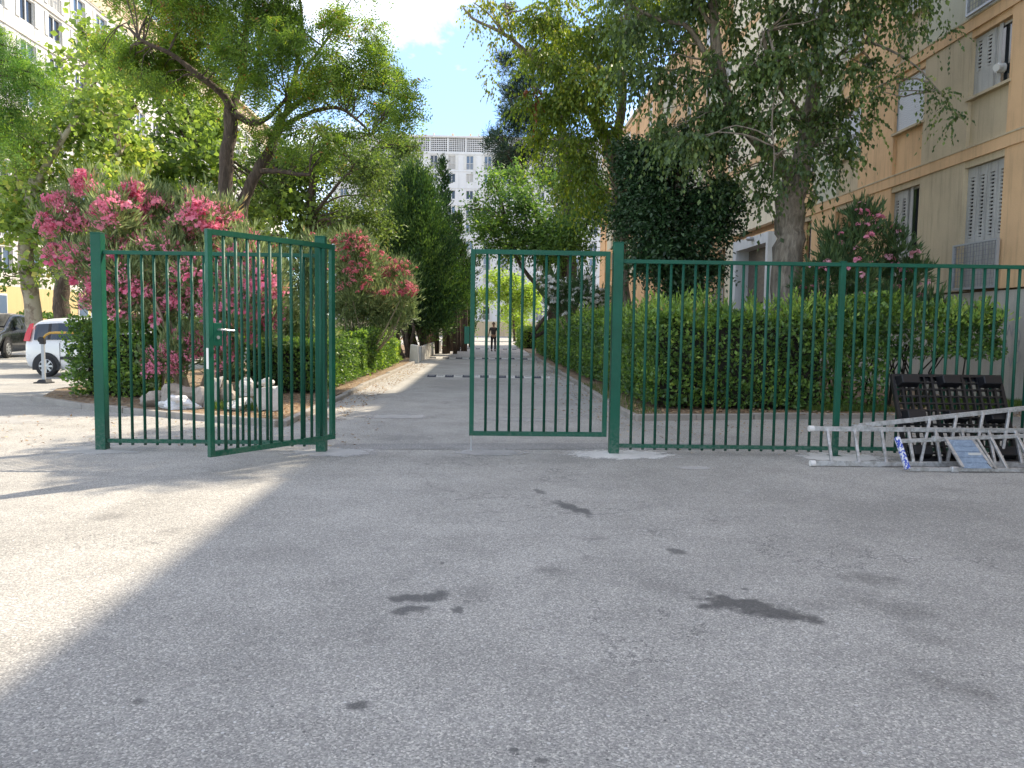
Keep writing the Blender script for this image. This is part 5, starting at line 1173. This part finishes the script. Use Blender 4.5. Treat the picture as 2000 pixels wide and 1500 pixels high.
wc, side, stn, hw = car('white hatchback parked side-on behind the box hedge, tall red rear lamp', (-12.15, 21.3, 0), 0, m_car_w, prof=WP)
for x in (.62, 2.93):
    for s in (1, -1): arch(wc, x, s * (hw + .002), .29, s); wheel(wc, x, s * (hw - .065), .285, s)
for s in (1, -1):
    for (xa, xb, k0) in ((.30, .66, .05), (.74, 1.62, .05), (1.72, 2.55, .05)):
        xs = np.linspace(xa, xb, 6); MBq = MB(); top = .80
        for a, b in zip(xs[:-1], xs[1:]): MBq.poly([side(a, k0, s), side(b, k0, s), side(b, top, s), side(a, top, s)])
        MBq.build('side_window', m_cglass, wc)
    for a, b in ((.66, .74), (1.62, 1.72)): MB().poly([side(a, .05, s), side(b, .05, s), side(b, .80, s), side(a, .80, s)]).build('window_pillar', m_trim, wc)
    mb = MB(); q = [(.0, .70, .93), (.20, .785, .93), (.24, .74, 1.2), (.26, .69, 1.40), (.14, .64, 1.38), (.03, .67, 1.12)]
    mb.prism([(x, s * y, z) for x, y, z in q], (0, s * .02, 0)); mb.build('tail_lamp', m_red, wc)
    MB().box(1.14, 1.34, min(s * (hw - .01), s * (hw + .03)), max(s * (hw - .01), s * (hw + .03)), .80, .835).build('door_handle', m_trim, wc)
    mb = MB(); 
    for x in (.98, 1.72, 2.62): mb.box(x - .004, x + .004, min(s * (hw - .01), s * (hw + .004)), max(s * (hw - .01), s * (hw + .004)), .30, .90)
    mb.build('door_seam', m_trim, wc)
    MB().box(.99, 2.5, min(s * (hw - .02), s * (hw + .012)), max(s * (hw - .02), s * (hw + .012)), .46, .54).build('rub_strip', m_trim, wc)
MB().box(-.02, .02, -.3, .3, .46, .58).build('number_plate', m_sticker, wc)
MB().box(.05, .12, -.5, .5, .98, 1.32).build('rear_window', m_cglass, wc)
MB().tube([(1.9, .1, 1.55), (1.72, .1, 1.85)], .006, 6).build('aerial', m_trim, wc)
DP = [(.0, .36, .80, .92, .80, .68), (.08, .28, .86, 1.05, .93, .74), (.35, .22, .90, 1.34, .98, .78), (.8, .20, .92, 1.46, 1, .80), (1.6, .19, .92, 1.48, 1, .80), (2.1, .19, .91, 1.42, 1, .78), (2.6, .19, .90, 1.18, 1, .78), (2.95, .20, .89, .96, .98, .82), (3.5, .22, .82, .86, .94, .80), (3.8, .28, .68, .72, .84, .72), (3.88, .36, .55, .58, .72, .62)]
# nose of the dark car points towards the camera and left
dc, side, stn, hw = car('dark grey car parked nose towards the camera behind the plane trunk', (-20.2, 33.8, 0), rad(-80), m_car_d, 3.88, 1.68, 1.48, DP)
dc.scale = (1.08, 1.05, 1.2); dc.location = (-20.15, 33.8, 0)
for x in (.66, 3.12):
    for s in (1, -1): arch(dc, x, s * (hw + .002), .31, s); wheel(dc, x, s * (hw - .06), .30, s)
for s in (1, -1):
    for (xa, xb) in ((.6, 1.25), (1.32, 2.35)):
        xs = np.linspace(xa, xb, 6); q = MB()
        for a, b in zip(xs[:-1], xs[1:]): q.poly([side(a, .06, s), side(b, .06, s), side(b, .78, s), side(a, .78, s)])
        q.build('side_window', m_cglass, dc)
    mb = MB(); mb.lathe([(0, .09), (.10, .06), (.15, .0), (.13, -.05)], (0, 0, 0), 16, 'z'); o = mb.build('headlight', m_lamp, dc, smooth=True); o.location = (3.60, s * .56, .70); o.rotation_euler = (0, rad(72), 0)
    MB().box(2.2, 2.34, min(s * .82, s * 1.0), max(s * .82, s * 1.0), .93, 1.06).build('mirror', m_car_d, dc)
q = MB()
for ya, yb in zip(np.linspace(-.60, .60, 7)[:-1], np.linspace(-.60, .60, 7)[1:]): q.poly([(2.12, ya * .93, 1.43), (2.12, yb * .93, 1.43), (2.86, yb * 1.05, 1.04), (2.86, ya * 1.05, 1.04)])
q.build('windscreen', m_cglass, dc)
MB().box(3.86, 3.90, -.35, .35, .46, .60).build('grille', m_trim, dc); MB().box(3.89, 3.91, -.26, .26, .36, .46).build('number_plate', m_sticker, dc)

# bicycle behind the box hedge
bk = thing('bicycle', 'black bicycle standing behind the box hedge, its wheel showing at the hedge edge', 'bicycle', (-8.75, 17.2, 0), rad(3)); r = .34
for x in (0, 1.04):
    mb = MB(); m_ = 32; b = 0
    for rr_, tt in ((r - .02, .019),):
        pts = [(x + rr_ * math.cos(2 * PI * i / m_), 0, r + rr_ * math.sin(2 * PI * i / m_)) for i in range(m_ + 1)]; mb.tube(pts, tt, 8, caps=False)
    w = mb.build('wheel', m_tyre, bk, smooth=True)
    mb = MB()
    for i in range(18): mb.tube([(x, 0, r), (x + (r - .03) * math.cos(2 * PI * i / 18), 0, r + (r - .03) * math.sin(2 * PI * i / 18))], .0016, 4)
    mb.tube([(x, -.05, r), (x, .05, r)], .02, 10); link('spoke', mb.mesh('spoke', m_galv), w)
mb = MB(); F = {'r': (0, 0, r), 'bb': (.42, 0, .30), 'st': (.30, 0, .82), 'hd': (.86, 0, .80), 'hb': (.89, 0, .66), 'f': (1.04, 0, r)}
for a, b in (('r', 'bb'), ('r', 'st'), ('bb', 'st'), ('st', 'hd'), ('bb', 'hb'), ('hd', 'f')): mb.tube([F[a], F[b]], .016, 8)
mb.build('frame', m_trim, bk)
mb = MB(); mb.tube([(.86, 0, .80), (.83, 0, .98), (.88, 0, 1.0)], .013, 8); mb.tube([(.74, .26, .98), (.88, .18, 1.0), (.88, -.18, 1.0), (.74, -.26, .98)], .012, 8); mb.build('handlebar', m_trim, bk)
mb = MB(); mb.prism([(.14, -.07, .92), (.14, .07, .92), (.30, .05, .92), (.42, .015, .92), (.42, -.015, .92), (.30, -.05, .92)], (0, 0, .045)); mb.tube([(.30, 0, .80), (.28, 0, .92)], .013, 8); mb.build('saddle', m_black, bk)
mb = MB(); mb.lathe([(.03, -.03), (.10, -.03), (.10, -.025), (.03, -.025)], (.42, 0, .30), 20, 'y'); mb.tube([(.42, -.05, .30), (.42, -.05, .14)], .01, 6); mb.tube([(.42, .05, .30), (.42, .05, .46)], .01, 6); mb.box(.36, .48, -.13, -.05, .12, .14); mb.box(.36, .48, .05, .13, .46, .48); mb.build('crank', m_galv, bk)
# steel stand with a yellow bent bar
st = thing('steel_stand', 'grey steel stand with a clamp and bent yellow bar in front of the white car', 'stand', (-10.42, 18.4, 0)); m_yelp = mat('yellow_bar', (.50, .30, .05), .5)
mb = MB(); mb.box(-.035, .035, -.03, .03, .08, 1.0); bevel(mb.build('post', m_rail, st), .006)
mb = MB(); mb.prism([(-.14, -.14, 0), (.14, -.14, 0), (.08, -.08, .09), (-.08, -.08, .09)], (0, .26, 0)); mb.box(-.17, .17, -.15, .15, 0, .03); bevel(mb.build('base', m_trim, st), .012)
mb = MB(); mb.tube([(-.03, -.04, 1.02), (-.03, .04, 1.02)], .075, 12); mb.box(-.06, .05, -.05, .05, .92, 1.04); bevel(mb.build('clamp', m_trim, st), .01)
mb = MB(); mb.tube([(.02, 0, 1.06), (.07, 0, 1.13), (.16, 0, 1.18), (.30, 0, 1.19), (.9, 0, 1.19), (1.25, 0, 1.18), (1.36, 0, 1.10), (1.40, 0, .9), (1.40, 0, 0)], .026, 10); mb.build('bar', m_yelp, st, smooth=True)
# thin pale post beyond the white car
t = thing('sign_post', 'thin pale metal pole rising behind the white car roof', 'pole', (-13.6, 27, 0)); MB().tube([(0, 0, 0), (0, 0, 2.9)], .03, 8).build('pole', m_galv, t); MB().tube([(0, 0, 2.9), (0, 0, 2.96)], .038, 8).build('cap', m_trim, t)

# ---------------------------------------------------------------- person on the lane
m_skin = mat('skin', (.30, .17, .11), .6); m_shirt = mat('brown_shirt', (.05, .038, .036), .9); m_trou = mat('dark_trousers', (.012, .012, .016), .9); m_hair = mat('black_hair', (.01, .009, .008), .8); m_shoe = mat('black_shoe', (.01, .01, .01), .6)
per = thing('person', 'person in a brown T-shirt and dark trousers walking on the lane, arms a little out', 'person', (.40, 47.4, 0), rad(3))
def skin_obj(name, verts, edges, radii, m, parent, root=0, lv=2):
    me = bpy.data.meshes.new(name); me.from_pydata(verts, edges, []); o = link(name, me, parent); md = o.modifiers.new('skin', 'SKIN'); md.use_smooth_shade = True
    for i, r_ in enumerate(radii):
        d = me.skin_vertices[0].data[i]; d.radius = (r_, r_) if not hasattr(r_, '__len__') else r_; d.use_root = (i == root)
    s = o.modifiers.new('sub', 'SUBSURF'); s.levels = s.render_levels = lv; me.materials.append(m); return o
V = [(0, 0, .96), (0, 0, 1.10), (0, 0, 1.28), (0, .01, 1.42), (0, 0, 1.50), (0, -.01, 1.56), (0, -.015, 1.64), (0, -.01, 1.72)]; R_ = [(.15, .11), (.135, .10), (.16, .11), (.15, .10), (.055, .055), (.06, .065), (.078, .09), (.055, .07)]
Ed = [(i, i + 1) for i in range(7)]
for s in (1, -1):
    b = len(V); V += [(s * .19, .01, 1.42), (s * .245, .01, 1.22), (s * .285, -.01, 1.10), (s * .325, -.05, .90), (s * .335, -.065, .84)]; R_ += [.052, .044, .040, .028, .030]; Ed += [(3, b), (b, b + 1), (b + 1, b + 2), (b + 2, b + 3), (b + 3, b + 4)]
    b = len(V); f = -.06 if s > 0 else .10
    V += [(s * .09, 0, .88), (s * .10, f * .5 - .02, .50), (s * .105, f, .10), (s * .11, f - .12, .035)]; R_ += [.085, .062, .042, (.035, .03)]; Ed += [(0, b), (b, b + 1), (b + 1, b + 2), (b + 2, b + 3)]
skin_obj('body', V, Ed, R_, m_skin, per)
for s in (1, -1):   # fingers and thumb of each relaxed hand
    for j in range(5):
        x0 = s * .335; y0 = -.065 + (j - 1.5) * .018 if j < 4 else -.10; ln = (.07, .08, .078, .06, .05)[j]
        skin_obj('finger', [(x0, y0, .82), (x0 + s * .004, y0 - (.012 if j < 4 else .03), .82 - ln * .55), (x0 - s * .006, y0 - (.016 if j < 4 else .035), .82 - ln)], [(0, 1), (1, 2)], [.010, .009, .007], m_skin, per, lv=1)
VT = [(0, 0, .98), (0, 0, 1.12), (0, 0, 1.28), (0, .01, 1.43), (0, .0, 1.48)]; RT = [(.17, .13), (.155, .12), (.18, .13), (.165, .118), (.08, .08)]; ET = [(0, 1), (1, 2), (2, 3), (3, 4)]
for s in (1, -1):
    b = len(VT); VT += [(s * .195, .01, 1.425), (s * .245, .01, 1.24)]; RT += [.066, .062]; ET += [(3, b), (b, b + 1)]
skin_obj('t_shirt', VT, ET, RT, m_shirt, per)
VT = [(0, 0, .96)]; RT = [(.165, .125)]; ET = []
for s in (1, -1):
    b = len(VT); f = -.06 if s > 0 else .10; VT += [(s * .09, 0, .86), (s * .10, f * .5 - .02, .50), (s * .105, f, .10)]; RT += [.095, .075, .06]; ET += [(0, b), (b, b + 1), (b + 1, b + 2)]
skin_obj('trousers', VT, ET, RT, m_trou, per)
for s in (1, -1):
    f = -.06 if s > 0 else .10; mb = MB(); mb.prism([(s * .105 - .045, f + .06, 0), (s * .105 + .045, f + .06, 0), (s * .105 + .05, f - .13, 0), (s * .105, f - .19, 0), (s * .105 - .05, f - .13, 0)], (0, 0, .075)); bevel(mb.build('shoe', m_shoe, per), .02)
import bmesh
bm = bmesh.new(); bmesh.ops.create_uvsphere(bm, u_segments=16, v_segments=10, radius=1)
bmesh.ops.delete(bm, geom=[v for v in bm.verts if v.co.z < -.15 or (v.co.y < -.45 and v.co.z < .35)], context='VERTS')
me = bpy.data.meshes.new('hair'); bm.to_mesh(me); bm.free(); me.materials.append(m_hair); link('hair', me, per, (0, .0, 1.69), (0, 0, 0), (.098, .118, .11))
mb = MB()
for s in (1, -1): mb.lathe([(0, -.100), (.012, -.098), (.013, -.09)], (s * .032, -.006, 1.665), 8, 'y')
mb.prism([(-.014, -.105, 1.62), (.014, -.105, 1.62), (0, -.10, 1.67)], (0, -.022, -.006)); mb.box(-.026, .026, -.108, -.098, 1.588, 1.598); mb.build('face', m_hair, per)
mb = MB()
for s in (1, -1): mb.lathe([(0, s * .012), (.02, s * .008), (.022, 0)], (s * .088, 0.01, 1.655), 8, 'y')
mb.build('ear', m_skin, per)
